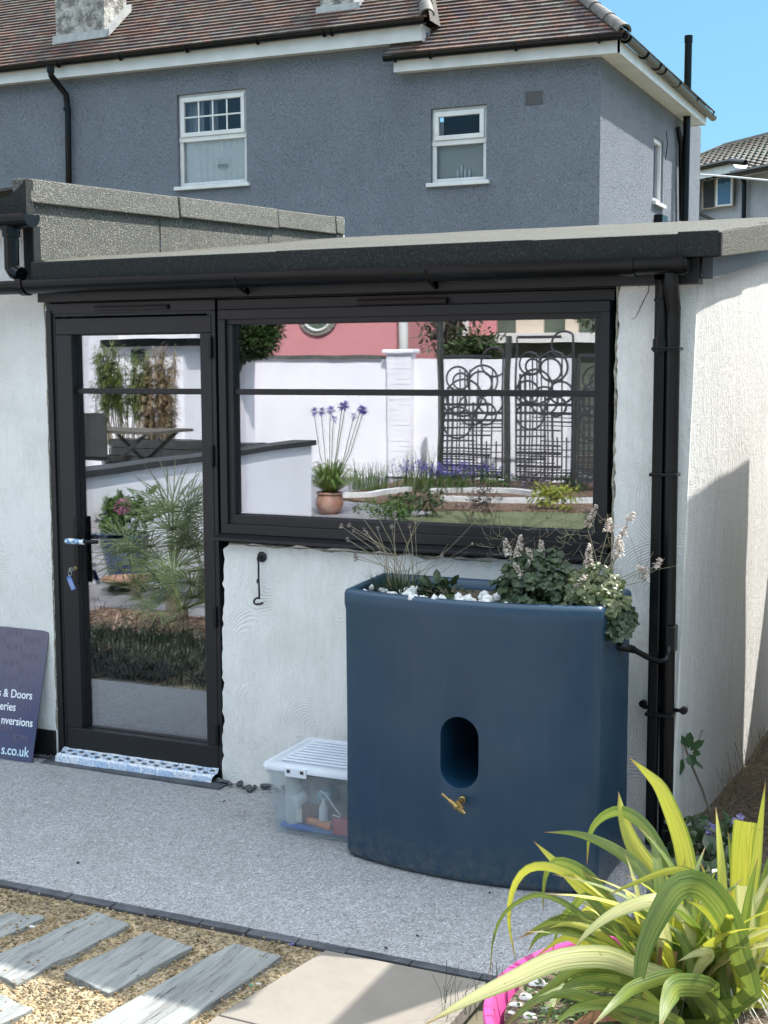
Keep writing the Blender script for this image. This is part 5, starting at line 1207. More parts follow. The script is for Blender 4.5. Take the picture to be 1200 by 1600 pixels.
MB().prism([V((xc, EY+.03, GT(xc)-.02)), V((XE-.03, EY+.03, GT(XE)-.02)), V((XE-.03, EY+.03, GT(XE)+.10)), V((xc, EY+.03, GT(xc)+.10))], (0, .02, 0)).build('eaves_filler', DARK, HS)
# right eaves along depth
zs_t, zs_b = GT(XE), GB(XE); ye = aX(1103, 195, XE).y
MB().prism([V((XE, EY+.0, zs_b)), V((XE, ye, zs_b)), V((XE, ye, zs_t)), V((XE, EY+.0, zs_t))], (-.025, 0, 0)).build('fascia', WHT, HS)
MB().prism([V((HX-.03, EY+.03, zs_b+.010)), V((XE-.026, EY+.03, zs_b+.010)), V((XE-.026, ye, zs_b+.010)), V((HX-.03, ye, zs_b+.010))], (0, 0, .02)).prism([V((HX+.02, ye, zs_b)), V((XE, ye, zs_b)), V((XE, ye, zs_t))], (0, .02, 0)).build('soffit', WHT, HS)
g3 = gut((XE+gr_, EY-.03, zs_t+.035), (XE+gr_, ye+.25, zs_t+.0), gr_)
for y in (11.4, 12.3, 13.0, 13.3, 14.2, 15.4, 16.6):
    n = 8; MB().tube([V((XE+gr_+math.cos(a)*(gr_+.01), y, zs_t+.035-math.sin(a)*(gr_+.012))) for a in [PI*i/n for i in range(n+1)]], .012, 6).build('gutter_bracket', BLK, g3)
# tiled roofs: courses as overlapping steps
PITCH = math.radians(40); G_ = .10
def tile_plane(name, origin, ux, upv, width_at, rows, mat=TILE, g=G_, par=HS, tw=.165, step=.026, zfun=None, wavy=0):
    """origin: eave start; ux along the eave, upv up the slope; width_at(s) -> (u0,u1)"""
    nrm_ = ux.cross(upv).normalized(); b = MB()
    for j in range(rows):
        s0 = j*g; s1 = s0+g*1.02; u0, u1 = width_at(s0); v0, v1 = width_at(s1)
        if u1-u0 < .05: break
        n = max(2, int((u1-u0)/(tw/ (4 if wavy else 1)))); vs = []; uv = []
        for i in range(n+1):
            t = i/n; ua = u0+(u1-u0)*t; ub = v0+(v1-v0)*t
            o1 = origin+ux*ua+upv*s0; o2 = origin+ux*ub+upv*s1
            if zfun: o1.z += zfun(ua); o2.z += zfun(ub)
            jt = .0035*mnoise.noise(V((ua*9, s0*31, 1))); wv = wavy*math.sin(ua/tw*2*PI) if wavy else 0
            vs += [o1+nrm_*(.0+wv), o1+nrm_*(step+jt+wv), o2+nrm_*(.001+wv)]; uv += [(ua/tw, j+.02), (ua/tw, j+.02), (ub/tw, j+.98)]
        b.faces(vs, [(3*i, 3*i+3, 3*i+4, 3*i+1) for i in range(n)]+[(3*i+1, 3*i+4, 3*i+5, 3*i+2) for i in range(n)], 0, uv)
    return b.build(name, mat, par)
uy = V((0, math.cos(PITCH), math.sin(PITCH))); x_h = aY(672, 48, EY).x
zf = lambda u: FT(-20+u)-FT(-20)
roofA = tile_plane('roof', V((-20, EY-.09, FT(-20)+.045)), V((1, 0, 0)), uy, lambda s_: (0, x_h+20-.40*s_), 34, zfun=zf)
x_h2 = aY(975, 52, EY).x+.03
zf2 = lambda u: GT(-8.6+u)-GT(-8.6)
roofB = tile_plane('roof', V((-8.6, EY-.085, GT(-8.6)+.05)), V((1, 0, 0)), uy, lambda s_: (0 if s_ > .9 else 8.6+aY(606, 85, EY).x, x_h2+8.6-.75*s_), 34, zfun=zf2)
roofC = tile_plane('roof', V((XE+.09, EY-.05, zs_t+.05)), V((0, 1, 0)), V((-math.cos(PITCH), 0, math.sin(PITCH))), lambda s_: (.75*s_, ye-EY+.25), 30)
MB().face([(x_h, EY, 6.1), (x_h-1.1, EY+2.2, 7.9), (x_h-1.1, EY+5, 7.9), (x_h, EY+5, 6.1)]).build('hip_side', TILE, roofA)
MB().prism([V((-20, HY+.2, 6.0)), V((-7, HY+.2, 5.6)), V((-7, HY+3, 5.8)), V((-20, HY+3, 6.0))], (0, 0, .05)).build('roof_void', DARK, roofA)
def hiptiles(p, q, n, r, par, sc=1):
    p, q = V(p), V(q); d = (q-p)/n
    for i in range(n):
        a = p+d*i; c = a+d*1.12; b = MB(); t = d.normalized()
        prof = [((r+.012)*math.cos(x), (r+.012)*math.sin(x)) for x in [PI*k_/10 for k_ in range(11)]]+[((r-.01)*math.cos(x), (r-.01)*math.sin(x)) for x in [PI-PI*k_/10 for k_ in range(11)]]
        prof2 = [(x*.86, y*.86) for x, y in prof]
        up_ = V((0, 0, 1)); sd = t.cross(up_).normalized(); uu = sd.cross(t); vs = [a+sd*x+uu*(y-.03) for x, y in prof]+[c+sd*x+uu*(y-.03) for x, y in prof2]; m_ = len(prof)
        b.faces(vs, [(k_, (k_+1) % m_, m_+(k_+1) % m_, m_+k_) for k_ in range(m_)]+[tuple(range(m_-1, -1, -1)), tuple(range(m_, 2*m_))]); b.build('hip_tile', HIP, par, smooth=True, auto=45)
def on_slope(x, s_, zf_, z0, xo, EYo): return V((x, EYo+math.cos(PITCH)*s_, z0+zf_(x-xo)+math.sin(PITCH)*s_))
pA = on_slope(x_h, 0, zf, FT(-20)+.085, -20, EY-.09); pA2 = on_slope(x_h-.4*3.3, 3.3, zf, FT(-20)+.085, -20, EY-.09); hiptiles(pA, pA2, 10, .085, roofA)
pB = on_slope(x_h2, 0, zf2, GT(-8.6)+.085, -8.6, EY-.085); pB2 = on_slope(x_h2-.75*3.3, 3.3, zf2, GT(-8.6)+.085, -8.6, EY-.085); hiptiles(pB, pB2, 10, .085, roofB)
# chimneys
def chimney(pl, pr, pbase, s_, dep, nm):
    Yc = EY-.09+math.cos(PITCH)*s_; a = aY(pl, pbase, Yc); c = aY(pr, pbase, Yc)
    b = MB().box(a.x, c.x, Yc, Yc+dep, 5.9, 9.2); o = b.build('chimney', CHIM, HS)
    b = MB(); zb = a.z
    b.prism([V((a.x-.05, Yc-.012, zb-.04)), V((c.x+.05, Yc-.012, zb-.02)), V((c.x+.05, Yc-.002, zb+.09)), V((a.x-.05, Yc-.002, zb+.09))], (0, -.02, 0))
    b.prism([V((c.x+.002, Yc-.02, zb-.01)), V((c.x+.09, Yc-.02, zb-.01)), V((c.x+.09, Yc+dep, zb+dep*.84+.0)), V((c.x+.002, Yc+dep, zb+dep*.84))], (0, 0, .10))
    b.build('flashing', M('lead', (.30, .31, .31), .5, (.42, .42, .40), 9), o); return o
chimney(88, 164, 66, .52, .55, 'a'); chimney(500, 553, 22, .50, .5, 'b')
# pipes on the house
p = [aY(*q, Y_) for q, Y_ in (((79, 108), 11.06), ((80, 118), 11.1), ((103, 148), 11.42), ((106, 175), 11.42), ((109, 420), 11.42))]
dpp = MB().tube(p, .045, 12).build('downpipe', BLK, HS, smooth=True)
MB().tube([aY(105, 168, 11.42), aY(105, 174, 11.42)], .055, 12).tube([aY(79, 104, 11.06), aY(79, 113, 11.06)], .055, 12).build('pipe_collar', BLK, dpp)
t0, t1 = aX(1074, 56, HX+.16), aX(1070, 350, HX+.16); ysp = t0.y
xs_ = HX+.14; yy = aX(1071, 300, xs_).y; zt_ = C0.z+(aX(1074, 56, xs_).z-C0.z)
a_ = aY(1074, 56, yy)
MB().tube([V((xs_, yy, 0)), V((xs_, yy, a_.z))], .055, 14).tube([V((xs_, yy, a_.z-.10)), V((xs_, yy, a_.z))], .062, 14).build('soil_pipe', BLK, HS, smooth=True, auto=40)
MB().tube([aX(1060, 200, HX+.06), aX(1064, 225, HX+.06), aX(1065, 345, HX+.06)], .04, 10).build('downpipe', BLK, HS, smooth=True)
MB().tube([aX(1041, 205, HX+.01), aX(1043, 225, HX+.01), aX(1040, 250, HX+.01)], .006, 5).build('cable', BLK, HS)
a = aX(1022, 342, HX); MB().box(HX+.001, HX+.12, a.y, a.y+.35, a.z-.05, a.z+.06).build('vent_cowl', BLK, HS)
# ================================================================== FAR WHITE HOUSE
FN = V((.69, .724, 0)); FX = V((.724, -.69, 0)); FP = aD(1200, 300, 38)      # facade plane
FH = thing('white_house', 'white rendered house with brown pantiled roof and brown framed window at the far right', 'house', (FP.x, FP.y, 0))
fw_ = lambda x, y, o=0: aN(x, y, FP-FN*o, FN)
def fq(b, pts, o=0, th=.05): b.prism([fw_(x, y, o) for x, y in pts], FN*th); return b
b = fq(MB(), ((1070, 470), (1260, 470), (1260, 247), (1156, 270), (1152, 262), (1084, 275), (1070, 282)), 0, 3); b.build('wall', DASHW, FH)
fq(MB(), ((1080, 268), (1143, 254), (1150, 262), (1150, 268), (1084, 282)), .55, .5).build('bay_fascia', WHT, FH)
fq(MB(), ((1158, 276), (1260, 254), (1260, 246), (1154, 270)), .55, .04).build('fascia', WHT, FH)
b = MB(); b.tube([fw_(1084, 264.5, .62), fw_(1140, 252, .62), fw_(1165, 254, .62)], .085, 8); b.build('gutter', BLK, FH); MB().tube([fw_(1143, 272.5, .62), fw_(1260, 249, .62)], .10, 8).build('gutter', BLK, FH)
# roof: rises away behind the eaves
def roofpt(x, y, o): return fw_(x, y, o)
e0 = fw_(1060, 286, .6); e1 = fw_(1290, 243, .6); W_ = (e1-e0).length; uxx = (e1-e0).normalized(); uxx.z = 0; uxx.normalize()
# slope found so that its ridge lands on the photographed ridge line
top = fw_(1200, 211, -3.6); eav = fw_(1200, 262, .6); sl_ = (top-eav); upf = (sl_-uxx*sl_.dot(uxx)).normalized(); SL = (sl_-uxx*sl_.dot(uxx)).length
org = eav-uxx*uxx.dot(eav-e0)
uu_k = (fw_(1132, 226, -3.6)-org).dot(uxx)
def wf(s_): return (uu_k*min(1, s_/SL)-2.2*math.sin(PI*min(1, s_/SL)), W_)
tile_plane('roof', org+V((0, 0, -.0)), uxx, upf, wf, int(SL/.33)+1, mat=TILE2, g=.33, par=FH, tw=.33, step=.05, wavy=.035)
MB().tube([org+upf*SL+uxx*uu_k, org+upf*SL+uxx*W_], .10, 8).tube([*[org+upf*SL*q+uxx*wf(SL*q)[0] for q in (1, .8, .6, .4, .2)]], .09, 8).build('ridge_tiles', HIP, FH)
fq(MB(), ((1095, 280), (1145, 276), (1144, 322), (1095, 329)), .06, .05).build('wall_band', DASHW, FH)
b = fq(MB(), ((1096, 280), (1144, 275), (1144, 322), (1096, 328)), .14, .06); wn = b.build('window', M('brown_frame', (.28, .22, .17), .6), FH)
fq(MB(), ((1099, 281), (1115, 279), (1115, 323), (1099, 325)), .16, .02).build('open_pane', DARK, wn)
fq(MB(), ((1119, 277), (1144, 275), (1143, 321), (1118, 323)), .20, .05).build('casement', WHT, wn)
fq(MB(), ((1121.5, 279), (1141, 277), (1140.5, 318), (1121, 320)), .215, .02).build('pane', M('blue_glass', (.05, .11, .19), .1), wn)
MB().tube([fw_(1159, 276, .5), fw_(1163, 284, .15), fw_(1162, 345, .15)], .07, 8).build('downpipe', BLK, FH); MB().tube([fw_(1084, 288, .4), fw_(1086, 296, .15), fw_(1090, 303, .15), fw_(1089, 345, .15)], .08, 8).build('downpipe', BLK, FH)
MB().tube([fw_(1076, 300, .2), fw_(1086, 311, .2), fw_(1086, 345, .2)], .07, 8).tube([fw_(1090, 332, .2), fw_(1120, 347, .2)], .05, 8).build('waste_pipe', BLK, FH)
cbl = MB().tube([aD(1070, 271, 30), aD(1140, 276, 28), aD(1260, 288, 22)], .02, 5).build('overhead_cable', M('pale_cable', (.5, .5, .5), .6), None); tag(cbl, 'thin pale overhead cable crossing in front of the far white house', 'cable')
# ================================================================== OUT OF FRAME: BOUNDARY FENCES THAT SHADE THE SIDE WALL
def fence(name, lab, x0, x1, y0, y1, z1):
    T = thing(name, lab, 'fence', ((x0+x1)/2, (y0+y1)/2, 0)); b = MB(); along_y = (y1-y0) > (x1-x0); L = (y1-y0) if along_y else (x1-x0); n = int(L/.12)
    for i in range(n):
        a = i*L/n; w_ = L/n*1.0
        if along_y: b.box(x0, x1, y0+a, y0+a+w_-.0005, -.05, z1)
        else: b.box(x0+a, x0+a+w_-.0005, y0, y1, -.05, z1)
    b.build('boards', M('painted_fence_wood', (.50, .50, .48), .8, (.58, .58, .56), 8), T)
    return T
fence('garden_fence', 'tall timber fence panel standing beyond the right edge, shading the white side wall', -.47, -.44, .02, 1.92, 2.39)
fence('garden_fence', 'lower timber fence across the side passage beyond the right edge', -.86, 2.5, 2.62, 2.65, 1.9)
# ================================================================== GARDEN BEHIND THE CAMERA (seen in the glass)
BW = -14.8
g = MB().box(-14, 5, -16.5, -2.70, -.066, -.036); struct(g.build('patio', PAVE))
def gpoly(pts, z, name, mat):
    b = MB(); b.prism([V((p[0], p[1], z-.03)) for p in pts], (0, 0, .03)); return struct(b.build(name, mat))
LAWN = M('lawn', (.08, .10, .04), .9, (.14, .15, .07), 3, .6, 60, .01)
gpoly([(-6.3, -8.4), (-2.2, -8.4), (-2.2, -10.6), (-4.2, -10.9), (-6.1, -10.3)], -.012, 'lawn', LAWN)
gpoly([(-8.2, -11.4), (-6.3, -10.4), (-4.2, -11.0), (-1, -10.9), (-1, -14.7), (-8.3, -14.7)], -.004, 'flower_bed', MULCH)
gpoly([(-5.9, -2.35), (-3.7, -2.35), (-3.7, -3.0), (-5.9, -3.2)], -.008, 'mulch_bed', MULCH)
# boundary wall with coping and brick pier
T = thing('boundary_wall', 'long white painted boundary wall with dark coping at the end of the garden', 'wall', (-8, BW, 0))
zt = rY(480, 558, BW).z
x_r = rY(960, 560, BW).x
MB().box(-16, rY(560, 560, BW).x+3.5, BW-.2, BW, -.1, zt-.03).build('wall', WHITEWALL, T)
MB().box(-16, rY(598, 560, BW).x, BW-.24, BW+.05, zt-.03, zt+.03).build('coping', M('dark_coping', (.07, .07, .065), .8, (.12, .12, .1), 9), T)
xa_, xb_ = rY(603, 600, BW+.15).x, rY(642, 600, BW+.15).x
b = MB()
nr = 24
for j in range(nr):
    z0 = j*zt*1.03/nr; off = .12 if j % 2 else 0
    x = xa_
    segs = [xa_, xa_+.22-off*.5, xb_] if (xb_-xa_) < .6 else [xa_, xa_+.21, xa_+.42, xb_]
    for i in range(len(segs)-1): b.box(segs[i]+.003, segs[i+1]-.003, BW-.05, BW+.15+R.uniform(-.004, .004), z0+.004, z0+zt*1.03/nr-.004)
b.box(xa_+.006, xb_-.006, BW-.04, BW+.143, 0, zt*1.03)
b.build('brick_pier', WHITEWALL, T); MB().box(xa_-.05, xb_+.05, BW-.1, BW+.20, zt*1.03, zt*1.03+.07).build('pier_cap', WHITEWALL, T, bevel=.02)
# pink house
PY = -19.; a, c = rY(430, 480, PY), rY(622, 540, PY)
T = thing('pink_house', 'salmon pink gable with an oval window beyond the boundary wall', 'house', (-11, PY, 0))
MB().box(a.x-4, c.x-.05, PY-5, PY, -.1, 6.5).build('wall', PINKW, T)
o_ = rY(497, 508, PY); rx_ = abs(rY(527, 505, PY).x-rY(467, 505, PY).x)/2; rzv = .34
oc = V((o_.x, PY, 2.72)); n = 28; b = MB()
for i in range(n):
    a0 = 2*PI*i/n; a1 = a0+2*PI/n*.86
    q = [oc+V((rx_*s_*math.cos(t), .0, rzv*s_*math.sin(t))) for t, s_ in ((a0, .72), (a1, .72), (a1, 1), (a0, 1))]
    b.prism(q, (0, .05, 0))
of = b.build('oval_window', M('stone_ring', (.32, .30, .27), .8, (.16, .15, .13), 15), T)
MB().tube([oc+V((rx_*.7*math.cos(t), .05, rzv*.7*math.sin(t))) for t in [2*PI*i/32 for i in range(33)]], .03, 6).build('frame', WHT, of)
MB().prism([oc+V((rx_*.68*math.cos(t), .01, rzv*.68*math.sin(t))) for t in [2*PI*i/32 for i in range(32)]], (0, .02, 0)).build('pane', M('green_glass_pane', (.10, .14, .10), .1), of)
MB().tube([V((c.x+.12, PY+.05, 1)), V((c.x+.12, PY+.05, 6))], .09, 10).build('downpipe', WHT, T)
# house further right with windows
QY = -22.; T = thing('terraced_house', 'green and cream house front with pale blinds behind the metal screens', 'house', (-9, QY, 0))
q0, q1 = rY(628, 540, QY), rY(960, 540, QY)
MB().box(q0.x, q1.x+3, QY-4, QY, -.1, 7).build('wall', M('dull_green_wall', (.06, .08, .06), .9, (.11, .13, .10), 2), T)
for l, r_, mt in ((648, 660, WHT), (675, 684, WHT), (724, 733, WHT), (734, 776, PINKW), (808, 852, M('cream_blind_far', (.6, .52, .42), .8)), (886, 905, M('cream_blind_far2', (.6, .52, .42), .8))):
    a, c = rY(l, 480, QY), rY(r_, 524, QY); MB().box(min(a.x, c.x), max(a.x, c.x), QY, QY+.08, c.z if l > 720 else 1.2, 4.2).build('window_panel', mt, T)
MB().box(rY(780, 530, QY).x, q1.x, QY+.02, QY+.3, rY(800, 532, QY).z-.05, rY(800, 530, QY).z+.12).build('balcony_rail', WHT, T)
# metal garden screens
TY = -13.4
def screen(x0, x1, z0, z1, seed, lab, flip=False):
    rnd = random.Random(seed); T = thing('garden_screen', lab, 'screen', ((x0+x1)/2, TY, z0), 'decorative metal garden screens'); b = MB(); W = x1-x0; Hh = z1-z0; t_ = .014
    def hb(z, a=0, c=1, th=t_): b.box(x0+W*a, x0+W*c, TY-.008, TY+.008, z-th, z+th)
    def vb_(u, a=0, c=1, th=t_): b.box(x0+W*u-th, x0+W*u+th, TY-.0075, TY+.0085, z0+Hh*a, z0+Hh*c)
    for u in (0, 1): vb_(u, 0, 1, .014)
    for zf_ in (0, .02, .06, .10, .15, .19, .24, .30, .345, .41, .47, .53, .60, 1): hb(z0+Hh*zf_, 0, rnd.choice((1, .55, 1, .8)), rnd.choice((.012, .02)))
    for zf_ in (.04, .08, .125, .17, .215, .27, .38, .44): hb(z0+Hh*zf_, rnd.choice((0, .3, .45)), rnd.choice((.7, 1)), .007)
    for u in (.08, .16, .24, .29, .37, .45, .52, .58, .66, .74, .82, .9): vb_(u, 0, rnd.choice((.45, .62, .9, .3, .75)), rnd.choice((.009, .015)))
    for cu, cz, r_ in ((.25, .82, .19), (.62, .78, .19), (.85, .95, .22), (.20, .62, .2), (.5, .56, .25), (.25, .45, .25), (.72, .52, .17), (.3, .8, .13), (.66, .8, .25), (.35, .66, .3), (.8, .62, .2)):
        r_ *= min(W, 1.0)*1.0; c_ = V((x0+W*cu, TY, z0+Hh*cz)); pts = [c_+V((r_*math.cos(a), 0, r_*math.sin(a))) for a in [2*PI*i/28 for i in range(29)]]
        b.tube([p for p in pts if x0 <= p.x <= x1] if False else [V((min(x1, max(x0, p.x)), p.y, p.z)) for p in pts], .016, 6, cap=False)
    b.build('lattice', STEEL, T); return T
px_ = [rY(q, 740, TY).x for q in (691, 785, 806, 893, 902)]
zb_, zt_ = rY(740, 748, TY).z, rY(740, 555, TY).z
screen(px_[0], px_[1], zb_, zt_, 3, 'metal screen of circles and bars left of the thick wooden post')
screen(px_[2], px_[3], zb_, zt_+.25, 3, 'metal screen of circles and bars right of the thick wooden post')
screen(px_[4], px_[4]+(px_[1]-px_[0]), zb_, zt_, 3, 'decorative metal screen at the right end of the window reflection')
for l, r_, top, lab in ((685, 690, 500, 'slim dark post at the left end of the metal screens'), (789, 797, 525, 'thick dark wooden post between the two metal screens'), (895, 900, 560, 'grey post right of the second metal screen')):
    a, c = rY(l, 740, TY), rY(r_, top, TY); tag(MB().box(min(a.x, c.x), max(a.x, c.x), TY-.06, TY+.06, -.05, c.z).build('screen_post', WOODB, None, bevel=.008), lab, 'post')
# path kerbs in the bed
def kerb(px, lab):
    pts = smooth_pts([rZ(x, y, 0) for x, y in px], 20); b = MB(); b.sweep([(-.06, -.06), (.06, -.06), (.06, .06), (-.06, .06)], pts, closed=True, cap=True); tag(b.build('kerb_edging', KERB, None), lab, 'kerb')
kerb(((535, 777), (575, 776), (600, 772), (640, 768)), 'white curved kerb behind the terracotta pot')
kerb(((670, 771), (720, 770), (790, 770), (842, 776)), 'far white kerb in front of the metal screens')
kerb(((690, 783), (760, 785), (840, 786), (930, 785)), 'near white kerb between bed and lawn')
def bush(name, lab, c, rad, n, L, W, mat, seed=1, stem=True, up=.2):
    T = thing(name, lab, 'plant', (c[0], c[1], 0)); b = MB(); rnd = random.Random(seed)
    cl_ = [V(c)+V((rnd.uniform(-.6, .6)*rad[0], rnd.uniform(-.6, .6)*rad[1], rnd.uniform(-.5, .6)*rad[2])) for _ in range(7)]
    for k_ in cl_: mass(b, k_, (rad[0]*.55, rad[1]*.55, rad[2]*.5), n//7, L, W, rnd)
    b.build('foliage', mat, T); return T
def spikes(name, lab, px, Y, n, h, mat, fm=None, spread=.3, seed=2):
    rnd = random.Random(seed); g0 = rZ(*px, 0); T = thing(name, lab, 'plant', (g0.x, g0.y, 0)); b = MB(); f = MB()
    for i in range(n):
        p = g0+V((rnd.uniform(-spread, spread), rnd.uniform(-spread*.6, spread*.6), 0)); L = h*rnd.uniform(.6, 1.1); d = V((rnd.gauss(0, .2), rnd.gauss(0, .2), 1)).normalized()
        b.ribbon([p, p+d*L*.5, p+d*L+V((d.x*L*.3, d.y*L*.3, -.02))], [.012, .010, .002], fold=.1)
        if fm and rnd.random() < .75:
            for k_ in range(6): f.leaf(p+d*(L*(.82+.04*k_)), V((rnd.gauss(0, 1), rnd.gauss(0, 1), .6)), V((0, 0, 1)), .035, .03)
    b.build('leaves', mat, T)
    if fm: f.build('flowers', fm, T)
spikes('lavender', 'purple lavender clump left of the metal screens', (672, 768), 0, 150, .42, GRASS, PURP, .55, 3)
spikes('lavender', 'smaller purple lavender under the first metal screen', (740, 764), 0, 70, .35, GRASS, PURP, .35, 4)
spikes('ornamental_grass', 'tuft of tall thin grass by the white brick pier', (660, 760), 0, 90, .6, GRASS, None, .3, 5)
spikes('ornamental_grass', 'soft green clump right of the terracotta pot', (578, 766), 0, 120, .45, GRASS, None, .3, 6)
g0 = rZ(870, 795, 0); bush('golden_shrub', 'low yellow green shrub in front of the second metal screen', (g0.x, g0.y, .16), (.34, .25, .16), 500, .07, .03, leafmat('golden', (.22, .26, .03), (.34, .36, .06), .3), 3)
g0 = rZ(645, 805, 0); bush('low_shrub', 'green mounded shrub at the edge of the lawn', (g0.x, g0.y, .15), (.45, .3, .2), 700, .06, .03, EVER, 4)
g0 = rZ(605, 815, 0); bush('low_shrub', 'sprawling green ground shrub beside the dark paving', (g0.x, g0.y, .10), (.4, .3, .14), 500, .06, .03, GRASS, 5)
g0 = rZ(745, 815, 0); bush('bronze_shrub', 'dark bronze twiggy shrub on the lawn edge', (g0.x, g0.y, .2), (.25, .2, .26), 380, .05, .02, leafmat('bronze', (.08, .05, .05), (.12, .08, .07), .2), 6)
for i, (px, py) in enumerate(((700, 762), (830, 765), (880, 768), (915, 764), (770, 766))):
    g0 = rZ(px, py, 0); bush('bed_plant', ['grey green', 'dusty purple', 'dull green', 'small dark', 'mottled'][i]+' low plant along the foot of the metal screens', (g0.x, g0.y, .12), (.3, .2, .14), 260, .05, .025, [GRASS, leafmat('dusty', (.16, .13, .2), (.2, .2, .2)), EVER, DKGRASS, GRASS][i], 20+i)
# agapanthus in terracotta pot
g0 = rZ(515, 803, -.036); T = thing('terracotta_pot', 'round terracotta pot holding the blue agapanthus, reflected in the window', 'plant pot', (g0.x, g0.y, -.036))
MB().lathe(g0, [(.10, 0), (.14, .04), (.175, .13), (.165, .20), (.145, .235), (.165, .245), (.165, .27), (.135, .27), (.13, .22)], 32).build('pot', TERRA, T, smooth=True, auto=50)
T = thing('agapanthus', 'blue flowered agapanthus with tall bare stems growing in the terracotta pot', 'plant', (g0.x, g0.y, .25)); b = MB(); base = g0+V((0, 0, .23)); rnd = random.Random(6)
for i in range(190):
    a = rnd.random()*2*PI; L = rnd.uniform(.35, .58); e = rnd.uniform(.5, 1.3); d = V((math.cos(a)*math.cos(e), math.sin(a)*math.cos(e), math.sin(e)))
    b.ribbon([base, base+d*L*.4, base+d*L*.8, base+d*L+V((d.x*L*.1, d.y*L*.1, -L*.25))], [.02, .026, .02, .003])
b.build('leaves', leafmat('agapanthus_leaf', (.10, .17, .04), (.2, .27, .07), .3), T)
for px, py in ((490, 642), (502, 642), (516, 640), (521, 655), (533, 635), (538, 633), (552, 650), (563, 639), (568, 641)):
    t = rY(px, py, g0.y+rnd.uniform(-.12, .12)); st = MB().tube([base, base.lerp(t, .5)+V(((t.x-base.x)*.12, 0, 0)), t], .006, 5); st.build('stem', STEMG, T); f = MB()
    for i in range(60 if py < 650 else 24):
        d = V((rnd.gauss(0, 1), rnd.gauss(0, 1), rnd.gauss(.2, .8))).normalized(); f.leaf(t+d*.012, d, V((0, 0, 1)), rnd.uniform(.04, .065), .016)
    f.build('flower_head', PURP, T)
# retaining wall of the terrace, dark coping
DKCOP = M('dark_slate_coping', (.02, .024, .026), .6, (.035, .04, .04), 6)
WX = -6.95
p0, p1 = rZ(150, 905, 0), rZ(487, 812, 0)
d = (p1-p0).normalized(); pA_ = p0-d*2.2; n_ = V((-d.y, d.x, 0)); n_ = n_ if n_.x < 0 else -n_
T = thing('terrace_wall', 'low white terrace wall with a dark stone coping', 'wall', tuple(p0))
MB().prism([V((q.x, q.y, -.07)) for q in (pA_, p1, p1+n_*.2, pA_+n_*.2)], (0, 0, .93)).build('wall', WHITEWALL, T)
o_ = -n_*.04; MB().prism([V((q.x, q.y, .862)) for q in (pA_+o_, p1+d*.05+o_, p1+d*.05+n_*.24, pA_+n_*.24)], (0, 0, .055)).build('coping', DKCOP, T)
gt = MB().prism([V((q.x, q.y, -.06)) for q in (pA_+n_*.2, p1+n_*.2, V((-14, p1.y, 0)), V((-14, pA_.y, 0)))], (0, 0, .42)); struct(gt.build('terrace', PAVE))
# white house beyond the terrace and its black fascia
KY = -11.2; a, c = rY(165, 525, KY), rY(285, 540, KY)
T = thing('white_annexe', 'white annexe with black fascia and a small dark window beyond the bamboo', 'building', (-11, KY, 0))
MB().box(a.x-4, a.x, KY-2, KY+.6, -.1, 4).build('side_wall', WHITEWALL, T); MB().box(a.x, c.x, KY-2, KY, -.1, 2.05).build('wall', WHITEWALL, T)
MB().box(a.x, c.x+.15, KY-2, KY+.12, 2.051, 2.16).build('fascia', BLK, T); MB().box(a.x, c.x+.05, KY-2, KY-.3, 2.16, 2.6).build('parapet', WHITEWALL, T)
q = rY(213, 560, KY); MB().box(q.x-.06, q.x+.14, KY, KY+.03, q.z-.05, q.z+.12).build('window', DARK, T)
a, c = rY(282, 690, -9.6), rY(395, 697, -9.6); T = thing('step_wall', 'short white wall with thin dark coping beside the terrace', 'wall', (a.x, -9.6, 0)); MB().box(a.x, c.x, -9.8, -9.6, -.1, a.z-.06).build('wall', WHITEWALL, T); MB().box(a.x-.05, c.x+.05, -9.85, -9.55, a.z-.06, a.z).build('coping', SLATE, T)
# planters with bamboo
for px, w2_, mt, lab, sd in ((196, .34, BAMB, 'leafy green bamboo in the left trough on the terrace', 1), (249, .22, BAMBD, 'dry straw coloured bamboo in the right trough on the terrace', 2)):
    Yb = -9.0; c_ = rY(px, 720, Yb); T = thing('bamboo', lab, 'plant', (c_.x, Yb, .85)); b = MB(); st = MB(); rnd = random.Random(sd)
    for i in range(46):
        p = V((c_.x+rnd.uniform(-.9, .9)*w2_, Yb+rnd.uniform(-.15, .15), .8)); L = rnd.uniform(.75, 1.2); d = V((rnd.gauss(0, .10), rnd.gauss(0, .08), 1)); st.tube([p, p+d*L*.6, p+d*L], .006, 4)
        for k_ in range(85):
            q = p+d*L*rnd.uniform(.15 if sd == 2 else .45, 1.05); b.leaf(q, V((rnd.gauss(0, 1), rnd.gauss(0, 1), rnd.gauss(-.1, .6))), V((0, 0, 1)), rnd.uniform(.07, .14), .017)
    b.build('leaves', mt, T); st.build('canes', STRAW, T)
for l, r_, lab in ((170, 252, 'dark slatted trough holding the bamboo'), (253, 297, 'dark trough at the right end of the terrace')):
    a, c = rY(l, 690, -8.8), rY(r_, 690, -8.8); T = thing('trough', lab, 'planter', (a.x, -9, .36)); b = MB()
    for j in range(5): b.box(a.x, c.x, -9.2, -8.8, .36+j*.105, .36+j*.105+.095)
    b.box(a.x+.01, c.x-.01, -9.19, -8.81, .36, .88); b.build('slats', WOODB, T)
